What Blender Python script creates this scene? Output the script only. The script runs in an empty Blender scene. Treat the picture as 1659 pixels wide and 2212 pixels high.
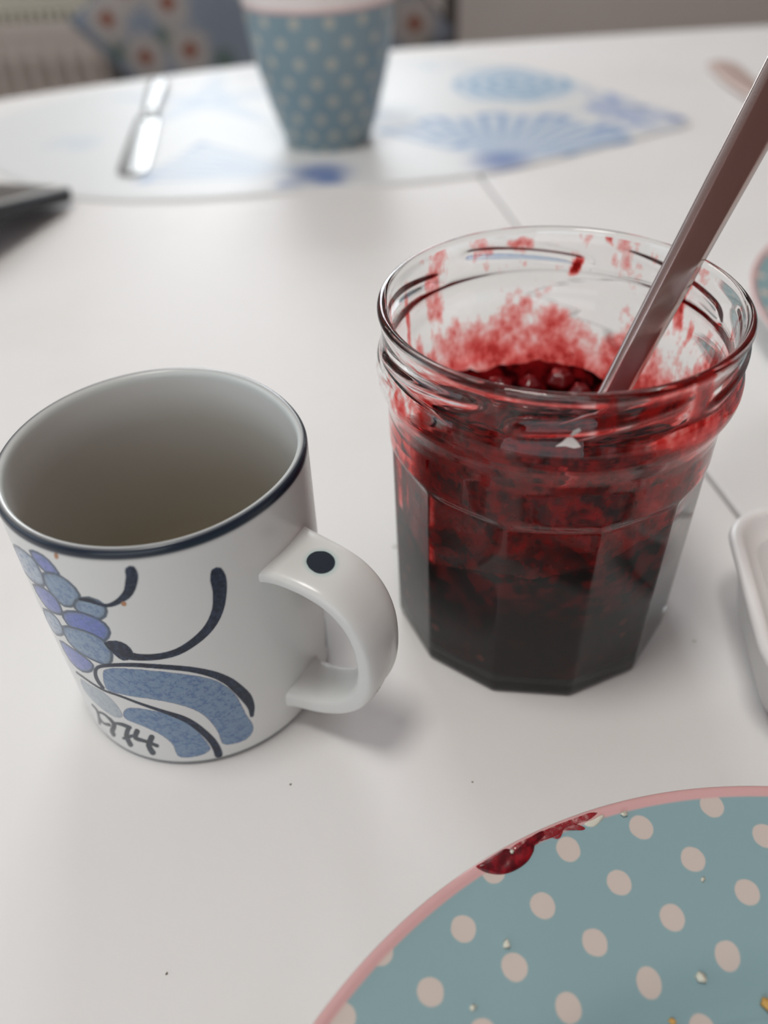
import bpy, math, random
import numpy as np
from mathutils import Vector, Matrix, noise as mnoise

# ------------------------------------------------------------------ camera, world, lights, exposure
SC = bpy.context.scene
COL = SC.collection
random.seed(7)
MM = 0.001

cam_data = bpy.data.cameras.new('camera')
cam = bpy.data.objects.new('camera', cam_data)
COL.objects.link(cam)
PITCH, ROLL, CAM_H, FOCAL_PX = 0.7085, -0.0448, 0.2111, 1779.9
_c, _s = math.cos(PITCH), math.sin(PITCH)
fwd = Vector((0, _c, -_s)); right0 = Vector((1, 0, 0)); up0 = Vector((0, _s, _c))
right = math.cos(ROLL) * right0 + math.sin(ROLL) * up0
up = -math.sin(ROLL) * right0 + math.cos(ROLL) * up0
M = Matrix((right, up, -fwd)).transposed().to_4x4()
M.translation = Vector((0, 0, CAM_H))
cam.matrix_world = M
cam_data.sensor_fit = 'VERTICAL'
cam_data.sensor_height = 36.0
cam_data.lens = 36.0 * FOCAL_PX / 2212.0
cam_data.clip_start = 0.01
cam_data.dof.use_dof = True
cam_data.dof.focus_distance = 0.213
cam_data.dof.aperture_fstop = 5.8
SC.camera = cam

SC.view_settings.view_transform = 'Standard'
SC.view_settings.look = 'None'
SC.view_settings.gamma = 1.0
SC.view_settings.use_curve_mapping = False
SC.view_settings.exposure = 0.1
SC.cycles.max_bounces = 16
SC.cycles.transmission_bounces = 14
SC.cycles.glossy_bounces = 6
SC.cycles.diffuse_bounces = 5
SC.cycles.transparent_max_bounces = 16
SC.cycles.use_denoising = True

world = bpy.data.worlds.new('world')
SC.world = world
world.use_nodes = True
world.node_tree.nodes['Background'].inputs[0].default_value = (0.80, 0.89, 1.0, 1)
world.node_tree.nodes['Background'].inputs[1].default_value = 1.0

def rect_light(name, loc, rot, w, h, power, color):
    d = bpy.data.lights.new(name, 'AREA')
    d.shape = 'RECTANGLE'; d.size = w; d.size_y = h
    d.energy = power; d.color = color
    o = bpy.data.objects.new(name, d); COL.objects.link(o)
    o.location = loc; o.rotation_euler = rot
    return o
# daylight entering through the window of the back wall (above the radiator) and the one in the left wall
WIN = [(-0.20, 0.70, 0.80, 1.15)]                                 # x centre, z centre, width, height
WIN_L = (0.10, 0.95, 1.60, 1.30)                                  # y centre, z centre, width, height
WALL_Y, WALL_X, WALL_R, WALL_F = 2.10, -2.1, 2.1, -1.9
rect_light('window_daylight', (WIN[0][0], WALL_Y + .06, WIN[0][1]), (math.radians(-90), 0, 0), WIN[0][2], WIN[0][3], 23, (0.93, 0.965, 1.0))
rect_light('window_daylight', (WALL_X - .06, WIN_L[0], WIN_L[1]), (math.radians(90), 0, math.radians(-90)), WIN_L[2], WIN_L[3], 5.0, (0.74, 0.86, 1.0))
# added overhead fill light, brightens the table from an unseen fitting
FILL_POS = (-0.25, 0.05, 1.93)
fill_lamp_data = bpy.data.lights.new('fill_lamp_light', 'AREA'); fill_lamp_data.shape = 'DISK'; fill_lamp_data.size = 0.46
fill_lamp_data.energy = 12.2; fill_lamp_data.color = (1.0, 0.965, 0.915)
fill_lamp_obj = bpy.data.objects.new('fill_lamp_light', fill_lamp_data); COL.objects.link(fill_lamp_obj)
fill_lamp_obj.location = (FILL_POS[0], FILL_POS[1], FILL_POS[2] - .075)
# added fill light behind the camera, set in an unseen wall opening
FILL_OPENING = (-0.65, 0.30, 2.00, 1.90)                                   # x centre, z centre, width, height
rect_light('rear_fill_light', (FILL_OPENING[0], WALL_F - .09, FILL_OPENING[1]), (math.radians(90), 0, 0), FILL_OPENING[2], FILL_OPENING[3], 8, (1.0, 0.965, 0.94))

# ------------------------------------------------------------------ helpers
def link(o, parent=None):
    COL.objects.link(o)
    if parent is not None: o.parent = parent
    return o

def tag(o, label=None, cat=None, group=None, kind=None):
    if label: o['label'] = label
    if cat: o['category'] = cat
    if group: o['group'] = group
    if kind: o['kind'] = kind
    return o

def empty(name, loc=(0, 0, 0), rz=0.0):
    o = bpy.data.objects.new(name, None)
    o.location = loc; o.rotation_euler = (0, 0, rz); o.empty_display_size = 0.02
    return link(o)

def meshobj(name, verts, faces, mat, parent=None, smooth=True, loc=None):
    me = bpy.data.meshes.new(name)
    me.from_pydata([tuple(v) for v in verts], [], [tuple(f) for f in faces])
    me.validate(); me.update()
    if smooth: me.polygons.foreach_set('use_smooth', [True] * len(me.polygons))
    if mat: me.materials.append(mat)
    o = bpy.data.objects.new(name, me)
    if loc is not None: o.location = loc
    return link(o, parent)

def gridmesh(name, Pn, mat, parent=None, wrap=True, smooth=True, cap0=False, cap1=False, flip=False, loc=None):
    """Pn: rows x cols x 3 array -> quad mesh (fast path)."""
    h, w = Pn.shape[:2]
    i = np.arange(h - 1)[:, None]; jn = w if wrap else w - 1
    j = np.arange(jn)[None, :]; j2 = (j + 1) % w
    q = np.stack([i * w + j, i * w + j2, (i + 1) * w + j2, (i + 1) * w + j], -1).reshape(-1, 4)
    if flip: q = q[:, ::-1]
    V = Pn.reshape(-1, 3)
    loops = q.reshape(-1); starts = np.arange(len(q)) * 4; tots = np.full(len(q), 4)
    caps = []
    if cap0: caps.append(np.arange(w)[::-1] if not flip else np.arange(w))
    if cap1: caps.append((h - 1) * w + (np.arange(w) if not flip else np.arange(w)[::-1]))
    for c in caps:
        starts = np.append(starts, len(loops)); tots = np.append(tots, len(c)); loops = np.append(loops, c)
    me = bpy.data.meshes.new(name)
    me.vertices.add(len(V)); me.vertices.foreach_set('co', np.ascontiguousarray(V, dtype=np.float32).reshape(-1))
    me.loops.add(len(loops)); me.loops.foreach_set('vertex_index', loops.astype(np.int32))
    me.polygons.add(len(starts)); me.polygons.foreach_set('loop_start', starts.astype(np.int32))
    me.polygons.foreach_set('loop_total', tots.astype(np.int32))
    me.update(calc_edges=True); me.validate()
    if smooth: me.polygons.foreach_set('use_smooth', np.ones(len(me.polygons), bool))
    if mat: me.materials.append(mat)
    o = bpy.data.objects.new(name, me)
    if loc is not None: o.location = loc
    return link(o, parent)

def setcolor(o, rgba, name='paint'):
    a = o.data.color_attributes.new(name, 'FLOAT_COLOR', 'POINT')
    a.data.foreach_set('color', np.ascontiguousarray(rgba, dtype=np.float32).reshape(-1))

def catmull(pts, n=4, closed=False):
    P_ = np.array(pts, float); m = len(P_); out = []
    Q = P_ if closed else np.vstack([2 * P_[0] - P_[1], P_, 2 * P_[-1] - P_[-2]])
    rng = range(m) if closed else range(1, m)
    for i in rng:
        if closed: a, b, c, d = Q[i - 1], Q[i], Q[(i + 1) % m], Q[(i + 2) % m]
        else: a, b, c, d = Q[i - 1], Q[i], Q[i + 1], Q[i + 2]
        for t in np.arange(n) / n:
            out.append(.5 * (2 * b + (c - a) * t + (2 * a - 5 * b + 4 * c - d) * t * t + (3 * b - a - 3 * c + d) * t ** 3))
    if not closed: out.append(P_[-1])
    return np.array(out)

def sstep(a, b, x):
    t = np.clip((np.asarray(x, float) - a) / (b - a), 0, 1); return t * t * (3 - 2 * t)

def lathe(prof, n=96, ang=None):
    p = np.array(prof, float)
    a = np.linspace(0, 2 * np.pi, n, endpoint=False) if ang is None else ang
    return np.stack([p[:, 0:1] * np.cos(a), p[:, 0:1] * np.sin(a), np.repeat(p[:, 1:2], len(a), 1)], -1)

def box(name, x0, x1, y0, y1, z0, z1, mat, parent=None, bev=0.0, loc=None, rot=None):
    v = [(x, y, z) for x in (x0, x1) for y in (y0, y1) for z in (z0, z1)]
    f = [(0, 1, 3, 2), (4, 6, 7, 5), (0, 4, 5, 1), (2, 3, 7, 6), (0, 2, 6, 4), (1, 5, 7, 3)]
    o = meshobj(name, v, f, mat, parent, smooth=False)
    if bev:
        m = o.modifiers.new('bevel', 'BEVEL'); m.width = bev; m.segments = 3
    if loc is not None: o.location = loc
    if rot is not None: o.rotation_euler = rot
    return o

def sweep_frames(path, ref):
    """tangent / side / normal along a path, ref = approximate side direction"""
    path = np.array(path, float); T = np.gradient(path, axis=0); T /= np.linalg.norm(T, axis=1)[:, None]
    ref = np.array(ref, float)
    S_ = ref - (T @ ref)[:, None] * T; S_ /= np.linalg.norm(S_, axis=1)[:, None]
    N_ = np.cross(S_, T)
    return path, T, S_, N_

def superellipse(n, e):
    t = np.linspace(0, 2 * np.pi, n, endpoint=False)
    return np.sign(np.cos(t)) * np.abs(np.cos(t)) ** (2 / e), np.sign(np.sin(t)) * np.abs(np.sin(t)) ** (2 / e)

def prism(name, pts, z0, z1, mat, parent=None, bev=0.0, smooth=False):
    n = len(pts)
    v = [(p[0], p[1], z0) for p in pts] + [(p[0], p[1], z1) for p in pts]
    f = [tuple(range(n))[::-1], tuple(range(n, 2 * n))] + [(i, (i + 1) % n, n + (i + 1) % n, n + i) for i in range(n)]
    o = meshobj(name, v, f, mat, parent, smooth)
    if bev:
        m = o.modifiers.new('bevel', 'BEVEL'); m.width = bev; m.segments = 3; m.limit_method = 'ANGLE'; m.angle_limit = math.radians(50)
    return o

# --- materials
class NT:
    def __init__(s, name):
        s.m = bpy.data.materials.new(name); s.m.use_nodes = True
        s.t = s.m.node_tree; s.t.nodes.clear()
        s.out = s.t.nodes.new('ShaderNodeOutputMaterial')
    def n(s, typ, **kw):
        nd = s.t.nodes.new('ShaderNode' + typ)
        for k, v in kw.items():
            if k.startswith('i_'):
                key = k[2:]; key = int(key) if key.isdigit() else key.replace('_', ' ')
                s.set(nd.inputs[key], v)
            else: setattr(nd, k, v)
        return nd
    def set(s, sock, v):
        if isinstance(v, bpy.types.NodeSocket): s.t.links.new(v, sock)
        elif hasattr(v, 'outputs'): s.t.links.new(v.outputs[0], sock)
        else: sock.default_value = v
    def math(s, op, a, b=0.0, c=0.0):
        nd = s.t.nodes.new('ShaderNodeMath'); nd.operation = op
        s.set(nd.inputs[0], a); s.set(nd.inputs[1], b)
        if op in ('SMOOTH_MIN', 'MULTIPLY_ADD', 'COMPARE'): s.set(nd.inputs[2], c)
        return nd.outputs[0]
    def mix(s, f, a, b):
        nd = s.t.nodes.new('ShaderNodeMix'); nd.data_type = 'RGBA'
        s.set(nd.inputs[0], f); s.set(nd.inputs[6], a); s.set(nd.inputs[7], b)
        return nd.outputs[2]
    def smooth(s, x, a, b, o0=0.0, o1=1.0):
        nd = s.t.nodes.new('ShaderNodeMapRange'); nd.interpolation_type = 'SMOOTHSTEP'
        s.set(nd.inputs[0], x); nd.inputs[1].default_value = a; nd.inputs[2].default_value = b
        nd.inputs[3].default_value = o0; nd.inputs[4].default_value = o1
        return nd.outputs[0]
    def obj(s):
        return s.n('TexCoord').outputs['Object']
    def noise(s, scale, detail=3.0, rough=0.5, vec=None):
        nd = s.n('TexNoise'); nd.inputs['Scale'].default_value = scale; nd.inputs['Detail'].default_value = detail
        nd.inputs['Roughness'].default_value = rough
        s.set(nd.inputs['Vector'], vec if vec is not None else s.obj())
        return nd.outputs['Fac']
    def bump(s, h, strength=0.1, dist=0.001):
        nd = s.n('Bump'); nd.inputs['Strength'].default_value = strength; nd.inputs['Distance'].default_value = dist
        s.set(nd.inputs['Height'], h); return nd.outputs[0]
    def pbr(s, color, rough=0.5, metal=0.0, bump=None, **kw):
        p = s.n('BsdfPrincipled'); s.set(p.inputs['Base Color'], color); s.set(p.inputs['Roughness'], rough)
        s.set(p.inputs['Metallic'], metal)
        if bump is not None: s.set(p.inputs['Normal'], bump)
        for k, v in kw.items(): s.set(p.inputs[k.replace('_', ' ')], v)
        return p
    def done(s, shader):
        s.set(s.out.inputs[0], shader); return s.m

def rgb(r, g, b): return (r, g, b, 1.0)
def simple(name, col, rough=0.5, metal=0.0, nscale=0, nstr=0.1, ndist=0.0005, **kw):
    t = NT(name)
    b = t.bump(t.noise(nscale, 3), nstr, ndist) if nscale else None
    return t.done(t.pbr(rgb(*col), rough, metal, b, **kw))

# ------------------------------------------------------------------ materials
def mat_table():
    t = NT('white_lacquer')
    b = t.bump(t.noise(420, 2, 0.5), 0.10, 0.0006)
    st = t.noise(9, 4, 0.6)
    col = t.mix(t.smooth(st, 0.45, 0.75), rgb(0.80, 0.79, 0.775), rgb(0.775, 0.76, 0.735))
    return t.done(t.pbr(col, 0.52, 0, b, Specular_IOR_Level=0.26))
M_TABLE = mat_table()
M_WALL = simple('painted_wall', (0.62, 0.585, 0.55), 0.85, 0, 60, 0.15)
M_PINK = simple('dusky_pink_wall', (0.42, 0.25, 0.22), 0.85, 0, 60, 0.1)
M_CEIL = simple('ceiling_paint', (0.80, 0.79, 0.77), 0.9, 0, 60, 0.1)
M_WFRAME = simple('white_window_frame', (0.8, 0.8, 0.78), 0.4, 0, 80, 0.05)
def mat_floor():
    t = NT('brown_floor')
    m = t.n('Mapping'); t.set(m.inputs[0], t.obj()); m.inputs['Scale'].default_value = (2.0, 22, 1)
    c = t.mix(t.noise(3, 6, 0.6, m.outputs[0]), rgb(0.22, 0.155, 0.105), rgb(0.34, 0.25, 0.175))
    return t.done(t.pbr(c, 0.5))
M_FLOOR = mat_floor()
M_RAD = simple('radiator_enamel', (0.56, 0.50, 0.46), 0.45, 0, 90, 0.05)
M_GRILLE = simple('radiator_grille_cream', (0.62, 0.60, 0.50), 0.45, 0, 90, 0.05)
M_CHAIR = simple('dark_chair_wood', (0.075, 0.066, 0.060), 0.5, 0, 120, 0.1)

# ------------------------------------------------------------------ room shell
def struct(o):
    o['kind'] = 'structure'; return o
X0, X1, Y0, Y1, FZ, CZ = WALL_X, WALL_R, WALL_F, WALL_Y, -0.74, 1.96
struct(box('floor', X0 - .1, X1 + .1, Y0 - .1, Y1 + .14, FZ - 0.06, FZ, M_FLOOR))
struct(box('ceiling', X0 - .1, X1 + .1, Y0 - .1, Y1 + .14, CZ, CZ + 0.06, M_CEIL))
def pierced_wall(name, swap, s0, s1, t0, t1, wins, mat=None):
    # a wall with window openings: solid pieces between and around the openings, one mesh
    xs = [s0]
    for (cx, cz, w, h) in wins: xs += [cx - w / 2, cx + w / 2]
    xs.append(s1)
    zs = [FZ, wins[0][1] - wins[0][3] / 2, wins[0][1] + wins[0][3] / 2, CZ]
    v, f = [], []
    for i in range(len(xs) - 1):
        for k in range(3):
            if k == 1 and i % 2: continue
            b0 = len(v)
            for x in (xs[i], xs[i + 1]):
                for y in (t0, t1):
                    for z in (zs[k], zs[k + 1]): v.append((y, x, z) if swap else (x, y, z))
            f += [tuple(b0 + q for q in g) for g in ((0, 1, 3, 2), (4, 6, 7, 5), (0, 4, 5, 1), (2, 3, 7, 6), (0, 2, 6, 4), (1, 5, 7, 3))]
    return struct(meshobj(name, v, f, mat or M_WALL, smooth=False))
pierced_wall('wall_back', False, X0 - .08, X1 + .08, Y1, Y1 + .12, WIN)
pierced_wall('wall_front', False, X0 - .08, X1 + .08, Y0 - .08, Y0, [FILL_OPENING], M_PINK)  # opening added for the fill light behind the camera
struct(box('wall_right', X1, X1 + .08, Y0, Y1, FZ, CZ, M_PINK))
pierced_wall('wall_left', True, Y0, Y1, X0 - .12, X0, [WIN_L])
struct(box('baseboard_back', X0, X1, Y1 - .015, Y1, FZ, FZ + .09, M_WFRAME, bev=.004))
def window(n, loc, rz, w, h):
    t = 0.05
    wr = empty('window_%d' % n, loc, rz); struct(wr)
    for nm, a in (('window_frame', (-w / 2, -w / 2 + t, 0, h)), ('window_frame', (w / 2 - t, w / 2, 0, h)),
                  ('window_frame', (-w / 2 + t, w / 2 - t, 0, t)), ('window_frame', (-w / 2 + t, w / 2 - t, h - t, h)),
                  ('window_mullion', (-.02, .02, t, h - t))):
        box(nm, a[0], a[1], -.02, .03, a[2], a[3], M_WFRAME, wr, .004)
    box('window_sill', -w / 2 - .04, w / 2 + .04, -.15, -.02, -.03, 0, M_WFRAME, wr, .006)
for k, (cx, cz, w, h) in enumerate(WIN):
    window(k + 1, (cx, Y1 + .02, cz - h / 2), 0, w, h)
window(2, (X0 - .02, WIN_L[0], WIN_L[1] - WIN_L[3] / 2), math.radians(90), WIN_L[2], WIN_L[3])

def fill_lamp():  # housing made up for the overhead fill light
    r = empty('fill_lamp', (FILL_POS[0], FILL_POS[1], FILL_POS[2] - .10))
    tag(r, 'round added fill lamp on the ceiling, unseen, above the table', 'lamp')
    gridmesh('fill_lamp_base', lathe([(.001, .13), (.25, .13), (.265, .125), (.27, .10), (.265, .075), (.255, .075), (.25, .09), (.001, .09)], 64), M_WFRAME, r, flip=True)
fill_lamp()

# ------------------------------------------------------------------ radiator under the window
def radiator():
    x0, x1, y, z1, z0 = -1.55, -0.02, 1.95, -0.068, -0.62
    r = empty('radiator', (0, 0, 0))
    tag(r, 'white panel radiator with vertical grooves standing under the window behind the chair', 'radiator')
    pitch = 0.0385
    xs, ys = [], []
    n = int((x1 - x0) / pitch * 8)
    xx = np.linspace(x0, x1, n + 1)
    gro = 0.032 * sstep(0.30, 0.62, 0.5 - 0.5 * np.cos(2 * np.pi * (xx + .733) / pitch))
    zz = np.array([z0, z0 + .03, z0 + .05, z1 - .125, z1 - .105, z1 - .065, z1 - .060])
    fade = np.array([0, 0, 1, 1, 0, 0, 0])
    Pn = np.stack([np.repeat(xx[None], len(zz), 0), y + fade[:, None] * gro[None], np.repeat(zz[:, None], n + 1, 1)], -1)
    gridmesh('front_panel', Pn, M_RAD, r, wrap=False)
    box('back_panel', x0, x1, y + .07, y + .085, z0, z1 - .03, M_RAD, r, .003)
    box('side_cover', x0 - .012, x0, y, y + .09, z0, z1, M_RAD, r, .003)
    box('side_cover', x1, x1 + .012, y, y + .09, z0, z1, M_RAD, r, .003)
    box('top_lip', x0, x1, y - .004, y + .006, z1 - .062, z1 - .034, M_RAD, r, .003)
    # grille bars across the top: each one a piece of its own
    me = None
    nb = int((x1 - x0) / .019)
    for i in range(nb):
        if me is None:
            o = box('grille_bar', 0, .011, -.002, .088, -.034, -.004, M_GRILLE, r); me = o.data
        else:
            o = bpy.data.objects.new('grille_bar', me); link(o, r)
        o.location = (x0 + (i + .4) * .019, y, z1)
    box('grille_rail', x0, x1, y - .004, y + .006, z1 - .014, z1 + .002, M_GRILLE, r, .002)
    box('grille_rail', x0, x1, y + .08, y + .09, z1 - .014, z1 + .002, M_GRILLE, r, .002)
    for xb in (x0 + .2, x1 - .2):
        box('foot', xb - .02, xb + .02, y + .02, y + .06, FZ, z0 + .01, M_RAD, r, .003)
radiator()

# ------------------------------------------------------------------ chair with a floral cushion
def chair():
    r = empty('dining_chair', (-0.13, 1.36, FZ))
    tag(r, 'dark wooden dining chair behind the table, mostly hidden by its flowered cushion', 'chair')
    h = -FZ
    for sx in (-.269, .269):
        box('back_post', sx - .011, sx + .011, .110, .138, 0, h + .16, M_CHAIR, r, .004)
        box('front_leg', sx - .014, sx + .014, -.40, -.372, 0, .345, M_CHAIR, r, .004)
    box('top_rail', -.254, .254, .112, .134, h + .08, h + .15, M_CHAIR, r, .005)
    box('lower_rail', -.254, .254, .112, .134, .62, .66, M_CHAIR, r, .005)
    box('seat', -.29, .29, -.41, .138, .345, .37, M_CHAIR, r, .008)
chair()

def mat_fabric(name, attr='paint', rough=0.9):
    t = NT(name)
    a = t.n('VertexColor', layer_name=attr)
    m = t.n('TexWave', wave_type='BANDS'); m.inputs['Scale'].default_value = 300; t.set(m.inputs[0], t.obj())
    return t.done(t.pbr(a.outputs[0], rough, 0, t.bump(m.outputs['Fac'], 0.15, 0.0006)))
def cushion():
    # square cushion standing on one corner edge, leaning on the chair back
    y = 1.375
    A = np.array([-.425, -.010]); Bc = np.array([-.085, .235]); C_ = np.array([.138, -.045]); D = np.array([-.145, -.345])
    n = 70
    u = np.linspace(0, 1, n)
    U, V = np.meshgrid(u, u)
    def side(sgn):
        base = ((1 - U) * (1 - V))[..., None] * A + (U * (1 - V))[..., None] * Bc + (U * V)[..., None] * C_ + ((1 - U) * V)[..., None] * D
        puff = (16 * U * (1 - U) * V * (1 - V)) ** 0.45
        th = 0.052 * puff
        wr = 0.004 * np.sin(14 * U + 5 * V) * np.sin(11 * V) * puff
        pin = 1 - 0.05 * (np.sin(np.pi * U) * (np.abs(V - .5) * 2) ** 4 + np.sin(np.pi * V) * (np.abs(U - .5) * 2) ** 4)
        cen = base.mean((0, 1)); base = cen + (base - cen) * pin[..., None]
        return np.stack([base[..., 0], y + 0.0 * U + sgn * (th + wr) + 0.06 * (base[..., 1] - cen[1]), base[..., 1]], -1)
    F_, B_ = side(-1), side(1)
    Pn = np.concatenate([F_, B_[:, ::-1]], 1)
    o = gridmesh('cushion', Pn, mat_fabric('flowered_fabric'), wrap=True)
    co = Pn.reshape(-1, 3)
    c = np.tile(np.array([.19, .225, .275]), (len(co), 1))
    rs = np.random.RandomState(3)
    fl = [(-.362, -.007), (-.315, -.054), (-.248, -.045), (-.27, .012), (-.185, -.11), (-.12, -.03), (-.02, -.07), (.03, .01),
          (.075, -.028), (-.33, .03), (-.05, .05), (-.16, .05), (-.23, -.15), (-.10, -.17), (.0, -.14), (-.15, .13), (-.07, .17), (-.02, .11), (-.2, .1), (-.17, -.25)]
    for (fx, fz) in [(-.355, -.045), (-.28, -.03), (-.2, -.06), (.02, -.03), (.085, -.055), (-.08, -.08), (-.1, .02)]:
        d = np.hypot(co[:, 0] - fx, co[:, 2] - fz); k = sstep(.022, .010, d)[:, None]; c = c * (1 - k) + np.array([.10, .14, .13]) * k
    for (fx, fz) in fl:
        dx, dz = co[:, 0] - fx, co[:, 2] - fz
        d = np.hypot(dx, dz); an = np.arctan2(dz, dx)
        pr = .031 + .005 * np.cos(11 * an)
        k = (sstep(1.05, .9, d / pr) * .85)[:, None]; c = c * (1 - k) + np.array([.36, .325, .295]) * k
        k = sstep(.012, .009, d)[:, None]; c = c * (1 - k) + np.array([.20, .055, .025]) * k
    setcolor(o, np.c_[c, np.ones(len(co))])
    tag(o, 'grey-blue cushion with white daisies standing on the chair beyond the table', 'cushion')
cushion()

# ------------------------------------------------------------------ table: two leaves meeting at a seam
SEAM = lambda y: 0.1370 - 0.1375 * (y - 0.2265)
def table():
    r = empty('table', (0.25, 0.35, FZ))
    tag(r, 'large white lacquered oval dining table with a seam between its two leaves', 'table')
    far = [(-.62, .62), (-.53, .76), (-.455, .845), (-.3667, .909), (-.2522, .962), (-.125, 1.010), (.029, 1.0516), (.2486, 1.0755), (.475, 1.0890), (.75, 1.085),
           (1.0, 1.055), (1.2, .98), (1.38, .83), (1.47, .62), (1.50, .35), (1.46, .05), (1.32, -.2), (1.08, -.36), (.75, -.44), (.35, -.46), (-.05, -.43), (-.38, -.33), (-.6, -.12), (-.69, .15), (-.685, .42)]
    B_ = catmull(far, 6, closed=True)
    gap = 0.0009
    for sgn in (-1, 1):
        # clip boundary polygon against the seam line (Sutherland-Hodgman)
        f = lambda p: sgn * (p[0] - SEAM(p[1])) - gap
        out = []
        for i in range(len(B_)):
            a, b = B_[i], B_[(i + 1) % len(B_)]
            fa, fb = f(a), f(b)
            if fa >= 0: out.append(a)
            if fa * fb < 0: out.append(a + (b - a) * fa / (fa - fb))
        pts = [(p[0] - .25, p[1] - .35) for p in out]
        area = sum(pts[i - 1][0] * pts[i][1] - pts[i][0] * pts[i - 1][1] for i in range(len(pts)))
        if area < 0: pts = pts[::-1]
        o = prism('table_leaf', pts, -FZ - 0.026, -FZ, M_TABLE, r)
        m = o.modifiers.new('bevel', 'BEVEL'); m.width = 0.0012; m.segments = 2; m.limit_method = 'ANGLE'; m.angle_limit = math.radians(60)
    box('apron', -.70, .95, -.52, -.495, -FZ - .10, -FZ - .026, M_TABLE, r, .003)
    box('apron', -.70, .95, .495, .52, -FZ - .10, -FZ - .026, M_TABLE, r, .003)
    for (x, y) in ((-.66, -.47), (.9, -.47), (-.66, .47), (.9, .47)):
        box('leg', x - .03, x + .03, y - .03, y + .03, 0, -FZ - .026, M_TABLE, r, .006)
table()

# ------------------------------------------------------------------ place mat with printed sea shells
MAT_T = 0.0022
def placemat():
    bnd = [(.2713, .7309), (.232, .700), (.184, .6731), (.080, .6227), (-.033, .6079), (-.1325, .5985), (-.212, .612), (-.265, .652), (-.315, .705),
           (-.352, .770), (-.345, .835), (-.29, .905), (-.20, .963), (-.10, .995), (-.02, 1.008), (.0426, 1.0005), (.106, .978), (.160, .935), (.2003, .882), (.240, .805)]
    Bn = catmull(bnd, 10, closed=True)
    cen = np.array([-.05, .80])
    rr = np.concatenate([np.linspace(0, .985, 150), [.996, 1.0, 1.0]])
    zz = np.concatenate([np.full(150, MAT_T), [MAT_T * .85, MAT_T * .5, 0.0]])
    P2 = cen + rr[:, None, None] * (Bn - cen)[None]
    Pn = np.concatenate([P2, np.repeat(zz[:, None, None], len(Bn), 1)], -1)
    t = NT('printed_mat')
    a = t.n('VertexColor', layer_name='paint')
    m = t.done(t.pbr(a.outputs[0], 0.5, 0, None, Specular_IOR_Level=0.3))
    o = gridmesh('placemat', Pn, m, wrap=True, flip=True)
    # orient upward
    co = Pn.reshape(-1, 3); x, y = co[:, 0], co[:, 1]
    c = np.tile(np.array([.71, .725, .722]), (len(co), 1))
    def paint(k, col):
        nonlocal c
        k = np.clip(k, 0, 1)[:, None]; c = c * (1 - k) + np.array(col) * k
    def ns(s, ox=0):
        return np.array([mnoise.noise(Vector((px * s + ox, py * s, 1.7))) for px, py in zip(x, y)])
    n1 = ns(18); n2 = ns(55, 4)
    blue, deep, pale = (.13, .27, .52), (.05, .13, .38), (.36, .50, .66)
    def fan(hx, hy, R, a0, a1, ribs, kmax, dirdeg):
        dx, dy = x - hx, y - hy; d = np.hypot(dx, dy); an = np.degrees(np.arctan2(dy, dx)); an = (an - dirdeg + 180) % 360 - 180
        inside = sstep(a0 - 4, a0, an) * sstep(a1 + 4, a1, an) * sstep(R * 1.02, R * .97, d + .006 * np.cos(np.radians(an) * ribs * 1.0))
        tt = (an - a0) / (a1 - a0)
        rib = .5 + .5 * np.cos(tt * 2 * np.pi * ribs)
        paint(inside * (.5 if kmax > 1 else .25) * (.9 + .2 * n1), pale)
        paint(inside * sstep(.55, .95, rib) * kmax * (.9 + .25 * n1), blue)
        paint(inside * sstep(.93, .985, d / R) * .6, blue)
        paint(sstep(.032, .008, d) * .8, deep)
    fan(.1004, .650, .124, -62, 62, 14, 1.05, 72)
    fan(-.036, .640, .135, -18, 22, 6, .45, 158)
    # spiral shell
    dx, dy = (x - .146), (y - .873); d = np.hypot(dx, dy * .92); an = np.arctan2(dy, dx)
    sp = .5 + .5 * np.cos((d / .0165 - an / (2 * np.pi)) * 2 * np.pi)
    paint(sstep(.066, .052, d) * .5, pale); paint(sstep(.066, .054, d) * sstep(.4, .85, sp) * .9 * (.8 + n1), (.16, .35, .53))
    # coral sprays towards the pointed end
    for k in range(26):
        rs = np.random.RandomState(k); px, py, ang = .19 + .03 * rs.rand(), .755 + .05 * rs.rand(), rs.uniform(-1.5, 1.2)
        for stp in range(16):
            px += .0055 * math.cos(ang); py += .0055 * math.sin(ang); ang += rs.uniform(-.5, .5)
            paint(sstep(.0042, .0022, np.hypot(x - px, y - py)) * .30, (.16, .27, .56))
    for (px, py, rad) in ((.262, .737, .012), (.240, .775, .009), (-.028, .622, .013), (-.06, .618, .010)):
        paint(sstep(rad, rad * .4, np.hypot(x - px, y - py)) * .75, deep)
    # starfish beside the knife and loose washes
    for k in range(5):
        a = math.radians(20 + 72 * k); ex, ey = math.cos(a), math.sin(a)
        dx, dy = x + .150, y - .86; u = dx * ex + dy * ey; w = np.abs(-dx * ey + dy * ex)
        paint(sstep(.0, .01, u) * sstep(.115, .09, u) * sstep(.024 * (1.1 - u / .12), .010 * (1.1 - u / .12), w) * .42, pale)
    wash = [(-.10, .66, .05), (.02, .78, .06), (.08, .96, .05), (-.02, .93, .05), (-.25, .74, .04), (.10, .84, .04)]
    for (px, py, rad) in wash:
        paint(sstep(rad, 0, np.hypot(x - px, y - py)) * np.clip(.45 + n2 + .5 * n1, 0, 1) * .45, pale)
    setcolor(o, np.c_[c, np.ones(len(co))])
    tag(o, 'white place mat printed with blue sea shells lying at the far side of the table', 'placemat')
placemat()

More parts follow.
